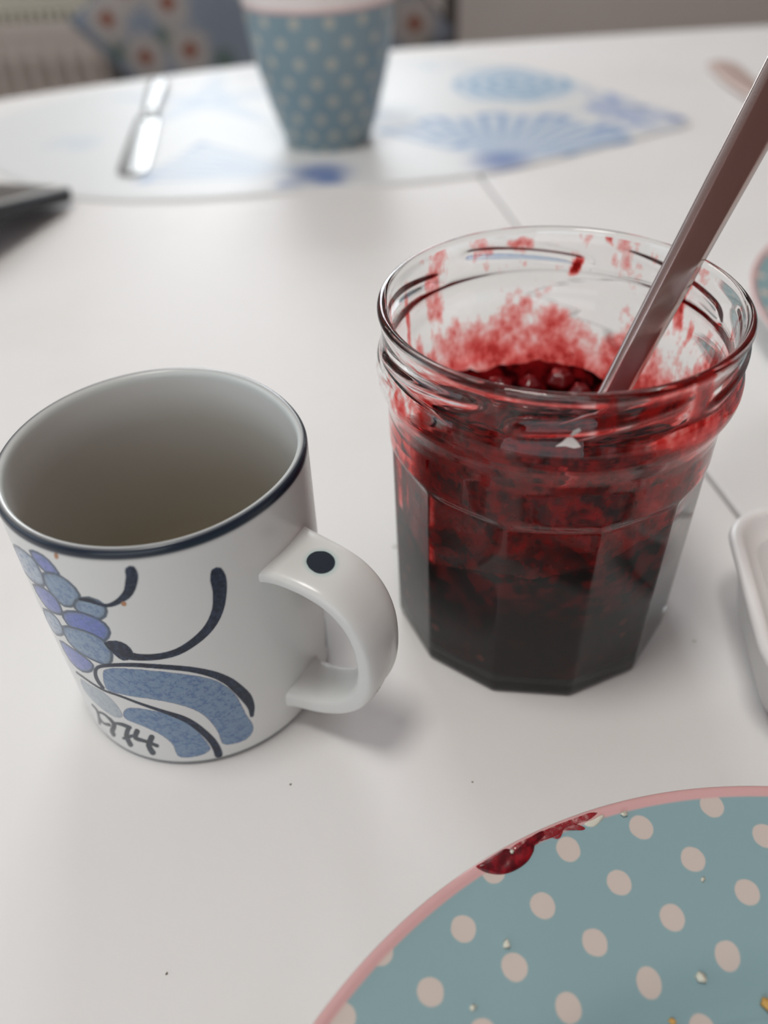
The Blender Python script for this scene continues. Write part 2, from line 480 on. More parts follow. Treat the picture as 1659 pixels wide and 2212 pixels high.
# ------------------------------------------------------------------ polka dot china
def mat_plate(R):
    t = NT('polka_dot_glaze')
    sep = t.n('SeparateXYZ'); t.set(sep.inputs[0], t.obj())
    X, Y, Z = sep.outputs[0], sep.outputs[1], sep.outputs[2]
    a, b = np.array([.0189, .0047]), np.array([.0083, .0125])
    org = np.array([.0787 - .0833, .1064 + .0203])
    inv = np.linalg.inv(np.array([[a[0], b[0]], [a[1], b[1]]]))
    px = t.math('SUBTRACT', X, float(org[0])); py = t.math('SUBTRACT', Y, float(org[1]))
    u = t.math('ADD', t.math('MULTIPLY', px, float(inv[0, 0])), t.math('MULTIPLY', py, float(inv[0, 1])))
    v = t.math('ADD', t.math('MULTIPLY', px, float(inv[1, 0])), t.math('MULTIPLY', py, float(inv[1, 1])))
    fu = t.math('SUBTRACT', u, t.math('ROUND', u)); fv = t.math('SUBTRACT', v, t.math('ROUND', v))
    dx = t.math('ADD', t.math('MULTIPLY', fu, float(a[0])), t.math('MULTIPLY', fv, float(b[0])))
    dy = t.math('ADD', t.math('MULTIPLY', fu, float(a[1])), t.math('MULTIPLY', fv, float(b[1])))
    d = t.math('SQRT', t.math('ADD', t.math('MULTIPLY', dx, dx), t.math('MULTIPLY', dy, dy)))
    d = t.math('ADD', d, t.math('MULTIPLY', t.math('SUBTRACT', t.noise(300, 2), .5), .0005))
    rad = t.math('SQRT', t.math('ADD', t.math('MULTIPLY', X, X), t.math('MULTIPLY', Y, Y)))
    blue = rgb(0.262, 0.400, 0.425)
    col = t.mix(t.smooth(d, .00315, .0026), blue, rgb(0.62, 0.545, 0.49))
    col = t.mix(t.smooth(rad, R - .0034, R - .0026), col, rgb(0.67, 0.40, 0.39))
    col = t.mix(t.smooth(rad, R - .0005, R - .0001), col, rgb(0.72, 0.66, 0.62))
    # underside stays white
    geo = t.n('NewGeometry'); sn = t.n('SeparateXYZ'); t.set(sn.inputs[0], geo.outputs['Normal'])
    col = t.mix(t.smooth(sn.outputs[2], 0.0, -0.15), col, rgb(.75, .74, .72))
    return t.done(t.pbr(col, 0.22, 0, t.bump(t.noise(40, 2), 0.02, .002), Specular_IOR_Level=0.4))
PLATE_R = .1316
M_PLATE = mat_plate(PLATE_R)
def plate(x, y, rz, label):
    R = PLATE_R
    top = [(0, .0042), (.04, .0042), (.078, .0046), (.084, .0058), (.0895, .0092), (.0945, .0122), (.100, .0139), (.112, .0160), (.122, .0176), (.128, .0187), (R - .0018, .0194), (R - .0006, .0195), (R, .0188)]
    bot = [(R - .0004, .0178), (R - .0025, .0168), (.115, .0128), (.098, .0098), (.088, .0038), (.083, .0012), (.080, .0), (.077, .0), (.076, .0012), (.04, .0014), (0, .0014)]
    pr = catmull(top, 4).tolist() + catmull(bot, 3).tolist()
    pr[0][0] = 1e-5; pr[-1][0] = 1e-5
    o = gridmesh('plate', lathe([(max(r, 1e-5), z) for r, z in pr], 220), M_PLATE, wrap=True, flip=True, loc=(x, y, 0))
    o.rotation_euler = (0, 0, rz)
    tag(o, label, 'plate', 'polka dot dinner plates')
    return o
plate(.0833, -.0203, 0, 'blue plate with cream dots and pink rim, smeared with jam, nearest the camera')
plate(.3165, .3475, 1.1, 'polka dot plate behind the jam jar, only its pink and white rim showing')
def plate_z(x, y):
    r = math.hypot(x - .0833, y + .0203)
    return float(np.interp(r, [0, .078, .084, .0895, .0945, .1, .112, .122, .128, .13], [.0042, .0046, .0058, .0092, .0122, .0139, .016, .0176, .0187, .0194]))

def cup():
    x0, y0, z0 = -.0320, .7215, MAT_T
    r = empty('latte_cup', (x0, y0, z0))
    tag(r, 'tall blue cup with tiny cream dots and white lip standing on the place mat', 'cup')
    t = NT('cup_glaze')
    sep = t.n('SeparateXYZ'); t.set(sep.inputs[0], t.obj()); X, Y, Z = sep.outputs
    az = t.math('DIVIDE', t.math('ARCTAN2', X, t.math('MULTIPLY', Y, -1.0)), 2 * math.pi / 14)
    v = t.math('DIVIDE', t.math('SUBTRACT', Z, .0845), .0268)
    rr = t.math('SQRT', t.math('ADD', t.math('MULTIPLY', X, X), t.math('MULTIPLY', Y, Y)))
    def lat(off):
        a_ = t.math('ADD', az, off); b_ = t.math('ADD', v, off)
        fa = t.math('SUBTRACT', a_, t.math('ROUND', a_)); fb = t.math('SUBTRACT', b_, t.math('ROUND', b_))
        dx = t.math('MULTIPLY', t.math('MULTIPLY', fa, 2 * math.pi / 14), rr); dz = t.math('MULTIPLY', fb, .0268)
        return t.math('SQRT', t.math('ADD', t.math('MULTIPLY', dx, dx), t.math('MULTIPLY', dz, dz)))
    d = t.math('MINIMUM', lat(0.15), lat(0.65))
    col = t.mix(t.smooth(d, .0042, .0030), rgb(.205, .295, .335), rgb(.46, .45, .39))
    col = t.mix(t.smooth(Z, .0995, .1000), col, rgb(.66, .40, .37))
    col = t.mix(t.smooth(Z, .1015, .1022), col, rgb(.78, .72, .69))
    mo = t.done(t.pbr(col, .3, 0, None, Specular_IOR_Level=.4))
    mi = simple('white_glaze', (.78, .77, .75), .25, 0, 40, .02)
    out = catmull([(.001, .0012), (.028, .0012), (.0310, 0), (.0335, 0), (.0350, .002), (.0372, .010), (.0405, .018), (.0468, .040), (.0525, .063), (.0560, .084), (.0574, .098), (.0584, .108), (.0586, .112)], 4)
    inn = catmull([(.0580, .1132), (.0568, .1125), (.0556, .108), (.0535, .086), (.0495, .062), (.0435, .040), (.037, .018), (.030, .008), (.001, .0065)], 4)
    gridmesh('body', lathe(out, 120), mo, r)
    gridmesh('inside_glaze', lathe(np.vstack([out[-1:], inn]), 120), mi, r)
    # ear-shaped handle on the far side
    path = catmull([(.0, .054, .088), (.0, .068, .092), (.0, .083, .083), (.0, .087, .065), (.0, .078, .046), (.0, .060, .035), (0, .045, .034)], 6)
    p, T_, S_, N_ = sweep_frames(path, (1, 0, 0)); ex, ey = superellipse(16, 2.4)
    Pn = p[:, None] + (S_[:, None] * (ex * .0065)[None, :, None] + N_[:, None] * (ey * .0042)[None, :, None])
    gridmesh('handle', Pn, mi, r, cap0=True, cap1=True)
cup()

# ------------------------------------------------------------------ knives, phone, dish
M_STEEL = (lambda t: t.done(t.pbr(rgb(.20, .20, .195), .28, 1.0, t.bump(t.noise(900, 2), .03, .0003))))(NT('brushed_steel'))
def ribbon_solid(name, mid, width, thick, mat, parent=None, n=18, ref=None, e=3.0):
    """solid along a 3-D path with per-point width/thickness"""
    p, T_, S_, N_ = sweep_frames(mid, ref if ref is not None else (0, 0, 1))
    ex, ey = superellipse(n, e)
    w = np.asarray(width)[:, None, None]; h = np.asarray(thick)[:, None, None]
    Pn = p[:, None] + S_[:, None] * (ex[None, :, None] * w / 2) + N_[:, None] * (ey[None, :, None] * h / 2)
    return gridmesh(name, Pn, mat, parent, cap0=True, cap1=True)
def table_knife():
    r = empty('table_knife', (-.190, .80, MAT_T))
    tag(r, 'steel butter knife with rounded blade lying on the left of the place mat', 'knife')
    loc = np.array([-.190, .80, MAT_T])
    a = np.array([-.1815, .650]); b = np.array([-.1965, .800])
    def pth(s0, s1, n, zf):
        s = np.linspace(s0, s1, n); c = a + (b - a) / np.linalg.norm(b - a) * s[:, None]
        return s, np.c_[c, [zf(q) for q in s]] - loc
    L = np.linalg.norm(b - a)
    s, m = pth(0, L, 40, lambda q: MAT_T + .0016)
    w = .0235 * np.sqrt(np.clip(1 - ((.014 - np.minimum(s, .014)) / .0142) ** 2, .005, 1)) * (1 - .10 * sstep(.05, L, s)); 
    d_ = (b - a) / np.linalg.norm(b - a); side = (d_[1], -d_[0], 0)
    ribbon_solid('blade', m, w, np.interp(s, [0, .02, L], [.0008, .0018, .0024]), M_STEEL, r, 20, side, 2.2)
    s, m = pth(L - .002, L + .016, 12, lambda q: MAT_T + .0022)
    ribbon_solid('bolster', m, np.interp(s, [L - .002, L, L + .009, L + .016], [.021, .017, .010, .012]), np.full(12, .0042), M_STEEL, r, 16, side, 2.4)
    s, m = pth(L + .014, L + .135, 30, lambda q: MAT_T + .003)
    ww = np.interp(s, [L + .014, L + .03, L + .12, L + .131, L + .135], [.012, .0135, .0185, .017, .011])
    ribbon_solid('handle', m, ww, np.full(30, .0056), M_STEEL, r, 18, side, 2.6)
table_knife()
def wooden_knife():
    M_W = (lambda t: t.done(t.pbr(t.mix(t.noise(70, 5, .6), rgb(.44, .32, .28), rgb(.56, .43, .38)), .45)))(NT('pinkish_wood'))
    r = empty('butter_spreader', (.352, .80, 0))
    tag(r, 'pinkish brown flat spreader lying on the table behind the steel spoon handle', 'spreader')
    a = np.array([.3575, .916]); b = np.array([.338, .690]); L = np.linalg.norm(b - a); d_ = (b - a) / L
    s = np.linspace(0, .125, 40)
    m = np.c_[a + d_ * s[:, None], np.full(40, .0034)] - np.array([.352, .80, 0])
    w = .029 * np.sqrt(np.clip(1 - ((.013 - np.minimum(s, .013)) / .0132) ** 2, .01, 1)) * np.interp(s, [0, .08, .125], [1, 1, .62])
    ribbon_solid('blade', m, w, np.interp(s, [0, .03, .125], [.003, .0055, .0066]), M_W, r, 18, (d_[1], -d_[0], 0), 2.4)
    s = np.linspace(.122, L, 20)
    m = np.c_[a + d_ * s[:, None], np.full(20, .0040)] - np.array([.352, .80, 0])
    ribbon_solid('handle', m, np.interp(s, [.122, .15, L - .01, L], [.018, .015, .017, .010]), np.full(20, .0078), M_W, r, 18, (d_[1], -d_[0], 0), 2.2)
wooden_knife()

def phone():
    # near edge raised by a kickstand on the case: one corner touches the table at the right
    corner = Vector((-.2105, .6005, .0030))
    u1 = Vector((-.021, -.0757, .0166)).normalized()
    u2 = Vector((-.964, .265, 0)); u2 = (u2 - u2.dot(u1) * u1).normalized()
    u3 = u2.cross(u1).normalized()
    if u3.z < 0: u3 = -u3
    w1, w2, th = .150, .072, .0098
    r = empty('phone', (0, 0, 0))
    r.matrix_world = Matrix(((u1.x, u2.x, u3.x, corner.x), (u1.y, u2.y, u3.y, corner.y), (u1.z, u2.z, u3.z, corner.z), (0, 0, 0, 1)))
    tag(r, 'black phone propped at a slant at the left edge beside the place mat', 'phone')
    m_case = simple('black_case', (.008, .011, .017), .45, 0, 300, .05)
    m_scr = simple('dark_screen_glass', (.035, .034, .033), .06, 0, 20, .0)
    m_edge = simple('pale_bezel', (.50, .49, .45), .3, 0, 200, .03)
    def rr(x0, x1, y0, y1, rad, n=6):
        pts = []
        for (cx, cy, a0) in ((x1 - rad, y1 - rad, 0), (x0 + rad, y1 - rad, 90), (x0 + rad, y0 + rad, 180), (x1 - rad, y0 + rad, 270)):
            for k in range(n + 1):
                a = math.radians(a0 + 90 * k / n); pts.append((cx + rad * math.cos(a), cy + rad * math.sin(a)))
        return pts if u1.cross(u2).dot(u3) > 0 else pts
    prism('case', rr(0, w1, 0, w2, .007), 0, th, m_case, r, .0022)
    prism('bezel', rr(.0022, w1 - .0022, .0022, w2 - .0022, .0055), th - .0004, th + .0006, m_edge, r, .0002)
    prism('screen', rr(.0085, w1 - .0085, .0065, w2 - .0085, .004), th, th + .0009, m_scr, r, .0002)
    box('kickstand', w1 - .022, w1 - .019, .014, w2 - .014, -.0335, .001, m_case, r, .0008)
phone()

def plastic_tub():
    r = empty('plastic_tub', (.163, .160, 0), math.radians(-9.5))
    tag(r, 'white plastic tub with rounded corners and rim, right of the jam jar', 'tub')
    m = simple('white_plastic', (.80, .79, .77), .35, 0, 120, .03)
    def ring(hx, hy, rad, z, n=9):
        pts = []
        for (sx, sy, a0) in ((1, 1, 0), (-1, 1, 90), (-1, -1, 180), (1, -1, 270)):
            for k in range(n):
                a = math.radians(a0 + 90 * k / (n - 1)); pts.append((sx * (hx - rad) + rad * math.cos(a), sy * (hy - rad) + rad * math.sin(a), z))
        return pts
    hx, hy = .0575, .0395
    spec = [(-.010, -.010, .012, 0.0), (-.0095, -.0095, .0125, .0), (-.008, -.008, .014, .002), (-.0035, -.0035, .017, .025), (-.003, -.003, .0175, .0265), (-.0008, -.0008, .018, .0268), (0, 0, .0185, .0285), (-.0006, -.0006, .0185, .0302),
            (-.0030, -.0030, .0165, .0306), (-.0045, -.0045, .015, .0296), (-.0052, -.0052, .0145, .0262), (-.0085, -.0085, .012, .0256), (-.0095, -.0095, .0115, .0245), (-.0125, -.0125, .010, .006), (-.0145, -.0145, .009, .0035)]
    Pn = np.array([ring(hx + a, hy + b, rad, z) for a, b, rad, z in spec])
    gridmesh('tub_body', Pn, m, r, cap0=True, cap1=True)
plastic_tub()

# ------------------------------------------------------------------ hand painted mug
PIGMENT = ['pale', 'violet', 'grey', 'blue', 'leaf', 'palegrey', 'navy', 'ink', 'rust', 'teal']
# painted outlines on the mug wall: pigment number (ten more = flower petal with contour), then degrees round the mug, height in mm
ART = [
[10,-144,74.6,-138.8,77.26,-134.6,78.29,-130.8,78.56,-127.9,78.02,-126.8,76.84,-126.4,75.36,-126.1,73.76,-126.2,72.12,-126.8,70.48,-128.1,69.05,-130.7,67.99,-134,67.13,-137.5,66.52,-141.7,66.03,-148.7,64.59,-148.7,67.34,-148.7,70.12],
[11,-126.7,80.32,-124.6,81.19,-122,81.45,-119.9,81.18,-118.2,80.35,-116.8,78.72,-116,77.06,-116.7,76.19,-118,75.73,-119.7,75.52,-121.6,75.64,-123.5,76.24,-125.1,77.22,-126.4,78.78],
[12,-124.1,73.84,-120.9,75.31,-117.6,75.95,-114.9,75.77,-112.8,74.87,-111,73.21,-110.3,71.17,-111.5,68.96,-113.8,66.94,-116.8,65.6,-119.9,64.87,-121.7,65.34,-123,66.5,-124.6,67.83,-125.5,69.5,-125.4,71.7],
[11,-139,63.4,-133.5,66.17,-128.6,67.3,-125.5,67,-123.4,65.86,-122.8,63.97,-122.9,62.03,-123.5,60.84,-124.9,59.98,-128,59.01,-131.8,58.22,-134.6,58.48,-136.7,59.47,-139.2,61.04],
[10,-139.2,54.45,-134,56.6,-130.1,56.92,-128.5,55.85,-128,54.19,-128.2,52.38,-129.4,50.54,-133.2,48.15,-138.5,45.67,-142.6,45.38,-144.1,47.18,-142.2,51],
[12,-111.9,68.39,-109.1,69.8,-106,70.53,-103.3,69.99,-101.6,68.71,-101.8,66.9,-103,65.11,-104.8,63.99,-106.9,63.4,-109,63.6,-111,64.15,-112.9,64.65,-113.9,65.42,-113.5,66.83],
[13,-122.2,60.75,-118.8,62.53,-114.8,63.69,-111.4,64,-108.4,63.72,-106,63,-104.3,61.92,-103.6,60.5,-103.7,58.91,-105,57.04,-106.9,55.51,-108.3,55.3,-110.2,55.58,-113.7,55.57,-117.6,55.6,-120.4,56.13,-122.2,57.12,-123.1,58.78],
[12,-126.5,53.79,-122.8,55.51,-118.5,56.35,-114.5,56.73,-111,56.44,-108.5,55.57,-106.8,54.18,-106.1,52.18,-106.3,49.96,-107.5,47.51,-109.3,45.55,-111.3,45.01,-113.8,45.17,-117.5,45.44,-121.5,45.86,-124.8,46.62,-127,48.03,-127.6,50.86],
[11,-136.4,43.08,-132.5,44.86,-128.1,45.19,-124.1,45.06,-120.9,44.35,-118.9,43.57,-118.1,42.52,-119,40.78,-121.1,38.92,-124.1,37.19,-127.7,35.84,-131.5,35.49,-135.1,36.11,-137.1,39.24],
[4,-114.1,40.01,-113,41.72,-111,42.9,-107.8,44.08,-103.2,44.94,-96.2,45.14,-88.8,44.28,-81.9,42.52,-75.9,40.09,-72.1,37.77,-69.4,35.33,-67,32.25,-65.3,29.15,-64.3,26.67,-63.8,24.2,-63.1,20.98,-62.5,17.71,-61.6,14.86,-60.8,12.35,-60.7,10.34,-61.2,8.71,-62.7,7.24,-64.9,6.27,-67.9,6.19,-70.9,6.57,-73.2,7.13,-74.8,8.36,-75,10.87,-75.1,13.89,-75.8,16.8,-76.8,19.66,-78.1,22.37,-79.8,24.84,-82,26.85,-84.7,28.63,-88.4,30.34,-92.7,31.68,-97.7,32.42,-102.9,32.62,-107.6,32.52,-111.7,32.3,-114.6,32.09,-116.1,32.9,-115.6,36.33],
[4,-112.8,21.54,-112.1,23.14,-110.7,24.78,-109.2,25.96,-107.1,26.84,-104,27.34,-100.3,27.35,-96.1,26.74,-92.2,25.64,-89.9,24.56,-88.1,23.24,-86.1,21.38,-84.3,19.09,-82.8,16.25,-81.5,13.29,-80.5,10.55,-79.9,8.26,-80,6.94,-80.8,6.07,-82.6,5.16,-85.1,4.47,-88.1,4.13,-91,4.05,-93,4.2,-94.3,5.03,-94.6,7.27,-94.5,9.81,-95.1,11.62,-96.1,13.24,-97.6,14.86,-99.6,16.37,-102.4,17.72,-105.4,18.76,-108.6,19.35,-111.4,19.78,-112.6,20.48],
[5,-132.7,29.44,-129.8,30.24,-126.2,30.18,-122.1,30.49,-118.6,30.18,-116.3,29.03,-114.6,27.47,-113.5,25.6,-113,23.69,-113,21.95,-113.7,20.51,-115.5,19.47,-117.9,18.87,-120.6,18.84,-123.7,19.19,-127.1,19.87,-130.5,20.68,-133.1,21.68,-134.7,23.29,-134.5,26.4],
[6,-89.6,80.47,-89.7,79.71,-89.8,79.17,-90,78.56,-90.6,77.34,-91.3,75.81,-92,74.54,-92.8,73.59,-93.9,72.65,-95,71.76,-96.3,70.92,-97.6,70.2,-98.8,69.66,-99.8,69.35,-100.7,69.24,-101.8,69.29,-103.1,69.59,-104.5,70.05,-105.9,70.33,-107.4,70.29,-108.7,70.07,-110.1,69.82,-110.3,69.7,-110.6,69.46,-110.6,69.23,-110.5,69.16,-109.2,69.21,-108,69.22,-106.7,69.18,-105.3,68.99,-103.7,68.72,-102.2,68.53,-101.1,68.46,-100.1,68.51,-98.9,68.73,-97.5,69.14,-96,69.7,-94.6,70.36,-93.1,71.07,-91.5,71.94,-90,73.17,-88.6,74.79,-87.5,76.53,-86.7,78.09,-86.3,79.41,-86.3,80.36,-86.4,81.09,-86.8,81.85,-87.9,81.99,-89.1,81.42],
[6,-63.1,74.36,-63.3,73.68,-63.5,73.06,-63.7,72.23,-63.7,71.08,-63.7,69.8,-63.8,68.39,-64.2,66.67,-64.7,64.78,-65.4,63.04,-66.4,61.46,-67.6,59.94,-69,58.53,-70.6,57.27,-72.5,56.1,-74.5,55.02,-76.7,53.99,-79,53.04,-81.3,52.28,-83.6,51.78,-85.9,51.45,-88.2,51.23,-90.5,51.13,-92.7,51.14,-94.6,51.2,-95.9,51.35,-96.8,51.6,-97.8,51.85,-98.7,51.53,-99.5,50.58,-99.8,49.53,-99.3,49.02,-98.2,48.99,-97,48.94,-95.5,48.96,-93.4,49,-91.1,49.05,-88.6,49.18,-86.2,49.38,-83.6,49.67,-81.1,50.15,-78.5,50.89,-76,51.8,-73.6,52.77,-71.3,53.78,-69.2,54.89,-67.2,56.15,-65.4,57.57,-63.8,59.16,-62.4,60.9,-61.2,62.86,-60.3,64.9,-59.6,66.76,-59.1,68.44,-58.8,69.94,-58.7,71.15,-58.7,72.14,-58.9,72.95,-59.1,73.7,-59.7,74.9,-61.1,75.59,-62.5,75.36],
[6,-107.1,54.12,-104.8,55.29,-101.9,55.77,-100,55.53,-98.6,54.77,-97.6,53.57,-97.2,52.19,-97.6,50.82,-98.6,49.63,-100.2,48.75,-102,48.41,-103.3,49.02,-104.5,50.28,-106.3,52.22],
[6,-116.8,33.13,-117.3,34.06,-117.7,34.96,-118,35.9,-118,36.96,-117.9,38.09,-117.5,39.17,-117,40.14,-116.3,41,-115.3,41.84,-113.9,42.63,-112.2,43.36,-109.8,44.15,-106.7,44.98,-103.3,45.67,-99.7,46.08,-96,46.16,-92.2,45.91,-88.5,45.41,-85.2,44.77,-82.1,43.96,-79.2,42.95,-76.7,41.76,-74.4,40.44,-72.4,39.02,-70.6,37.56,-69.2,36.05,-67.9,34.51,-66.8,32.95,-66,31.35,-65.1,29.65,-64.2,27.85,-63.4,26.08,-62.7,24.47,-62.1,23.03,-61.5,21.63,-61.1,20.27,-60.8,18.95,-60.8,17.55,-60.8,16.06,-60.7,15.68,-60.3,15.38,-59.9,15.34,-59.7,15.58,-59.3,16.83,-58.8,18.15,-58.5,19.74,-58.5,21.52,-58.7,23.41,-59.2,25.42,-60.1,27.49,-61.2,29.51,-62.3,31.38,-63.4,33.12,-64.6,34.82,-66.1,36.49,-67.7,38.07,-69.4,39.55,-71.4,40.96,-73.6,42.28,-76,43.5,-78.6,44.6,-81.5,45.54,-84.7,46.31,-88,46.9,-91.6,47.33,-95.5,47.53,-99.2,47.4,-102.8,46.93,-106.3,46.18,-109.3,45.28,-111.8,44.44,-113.7,43.6,-115.5,42.58,-117,41.28,-118.2,39.89,-119.1,38.52,-119.7,37.12,-120,35.74,-119.9,34.51,-119.6,33.54,-118.9,32.75,-118.3,31.96,-117.9,31.96,-117.4,32.31,-116.9,32.79],
[6,-134.7,30.83,-130.3,31.58,-126.7,31.63,-123.9,31.46,-121.6,31.26,-119.7,31.09,-117.5,31.02,-115.1,31.07,-112.7,31.14,-110.2,31.03,-107.8,30.67,-105.4,30.13,-102.9,29.45,-100.1,28.63,-97.2,27.62,-94.5,26.52,-92.2,25.41,-90.2,24.28,-88.4,23.11,-87,21.98,-85.8,20.86,-84.7,19.63,-83.7,18.2,-82.7,16.64,-81.8,14.99,-80.9,13.29,-80.2,11.56,-79.6,9.94,-79.2,8.43,-79,6.97,-78.8,5.69,-78.8,4.8,-78.8,4.06,-78.9,3.19,-78.5,2.22,-77.5,1.83,-76.5,2.22,-76.1,3.18,-76,4.05,-76,5.05,-76.1,6.31,-76.3,7.79,-76.7,9.48,-77.2,11.26,-78,13.08,-78.9,14.89,-79.9,16.62,-80.9,18.28,-82,19.89,-83.2,21.38,-84.4,22.64,-85.7,23.73,-87.3,24.79,-89.3,25.79,-91.5,26.71,-93.9,27.63,-96.6,28.6,-99.5,29.52,-102.3,30.27,-104.9,30.89,-107.3,31.41,-109.7,31.77,-112.1,31.9,-114.5,31.87,-116.8,31.86,-118.9,31.95,-120.8,32.12,-123,32.34,-125.7,32.6,-129,32.7,-133.1,32.25,-133.5,32,-134.2,31.48,-134.7,30.98],
[7,-124.3,12.6,-126,11.83,-127.6,10.98,-129,10.52,-130,10.76,-130.6,11.51,-130.8,12.39,-130.7,13.32,-130.3,14.32,-130,14.76,-129.1,15.3,-127.5,15.91,-126.1,16.17,-125.1,16,-124.3,15.53,-123.5,15.04,-123.1,15.17,-122.4,15.66,-121.9,16.22,-121.9,16.54,-122.8,16.91,-123.8,17.25,-125,17.33,-126.5,17.02,-128.3,16.35,-130.2,15.14,-131.8,13.42,-132.5,12.03,-132.7,10.9,-132.4,10,-131.7,9.3,-130.5,9.06,-128.9,9.52,-127.1,10.29,-125.5,10.91,-124.8,11.37,-124.2,12.04,-124,12.55],
[7,-123.5,15.21,-123,14.37,-122.5,13.57,-122.6,12.8,-123.3,11.77,-124.9,9.96,-126.5,7.84,-127.2,6.33,-127,5.67,-126.9,5.15,-126.3,5.16,-125.1,5.96,-124,7.04,-123.6,7.8,-123.6,8.42,-123.6,8.9,-123.5,9.32,-122.6,10.48,-121,12.41,-119.9,14.4,-120.1,15.59,-120.9,16.21,-121.7,16.77,-122.1,16.7,-122.8,16.22,-123.4,15.6],
[7,-119.6,14.76,-117.6,15.12,-115.8,15.32,-114.1,15.31,-112.5,15.2,-112,15.4,-111.4,15.97,-111.1,16.57,-111.3,16.85,-112.8,17.07,-114.6,17.08,-116.7,16.57,-118.9,15.81,-119.3,15.58,-119.6,15.18,-119.8,14.84],
[7,-113.1,15.89,-115.3,13.1,-117.3,9.88,-117.6,7.09,-117.3,4.71,-116.8,4.55,-115.8,5.13,-114.8,6.08,-114.5,6.87,-114.9,9.07,-114.8,11.07,-113.6,13.24,-111.9,15.76,-111.7,16.25,-112,16.49,-112.5,16.35],
[7,-119,7.42,-112.7,11.09,-112.3,11.47,-112,11.95,-112.1,12.25,-112.5,12.2,-118.8,8.27,-119.2,7.93,-119.4,7.54,-119.3,7.33],
[7,-109.5,15.44,-110.6,13.91,-111.9,12.04,-112.2,10.15,-110.7,9.76,-108.7,9.95,-106.8,9.98,-105.3,9.65,-103.8,9.19,-102.3,8.67,-101.9,8.79,-101.4,9.27,-101.2,9.83,-101.4,10.15,-102.9,10.6,-104.4,11.01,-105.9,11.38,-107.7,11.59,-109.4,11.74,-110.1,12.06,-109.9,12.43,-109,13.68,-107.9,15.17,-107.7,15.85,-108.1,16.22,-108.9,16.05],
[7,-103.4,14.09,-105.3,11.37,-107,8.34,-107,5.9,-106.5,4.07,-105.9,3.85,-105,4.34,-104.2,5.25,-104,6.05,-104.6,7.63,-104.7,9.01,-103.6,11,-101.9,13.48,-101.7,14.2,-102,14.68,-102.7,14.64],
[7,-134.1,16.09,-132.7,15.79,-131.7,15.14,-131.8,13.84,-132.5,11.91,-134.1,9.04,-136.3,5.5,-136.2,5.39,-135.1,6.02,-133.9,6.95,-133.3,7.66,-131.7,10.69,-130.5,13.31,-129.8,15.27,-129.8,16.7,-130.8,17.34,-132.3,17.58,-132.7,17.4,-133.4,16.88,-134,16.33],
[8,-113.9,83.33,-114.1,82.4,-114,82.21,-113.5,82.3,-112.9,82.62,-112.6,82.98,-112.4,83.9,-112.6,84.1,-113.1,84.02,-113.6,83.7],
[8,-94.6,69.24,-94,69.15,-93.6,69.28,-93.3,69.69,-93.2,70.15,-93.4,70.39,-93.9,70.48,-94.4,70.36,-94.7,69.94,-94.8,69.48],
[9,6.2,67.5,6.2,64.98,6.2,62.43,4.5,60.87,2.7,59.38,2.6,56.86,3,54.07,6.3,51.87,6.2,51.82,6.1,51.94,6.1,52.16,6.1,54.76,6.1,57.34,6.1,59.94,6.1,62.53,6.1,65.06,6.1,67.56,6.2,67.64,6.2,67.66,6.2,67.6],
[9,-0.8,17.29,-2.4,15.19,-3.5,12.89,-4.2,10.53,-4.6,8.14,-4.1,7.56,-2.7,6.31,-0.8,4.9,0.2,4.26,3.6,4.4,6.6,4.99,6.5,8.34,6.5,11.77,5.2,12.91,1.7,15.63,-0.1,16.94]
]
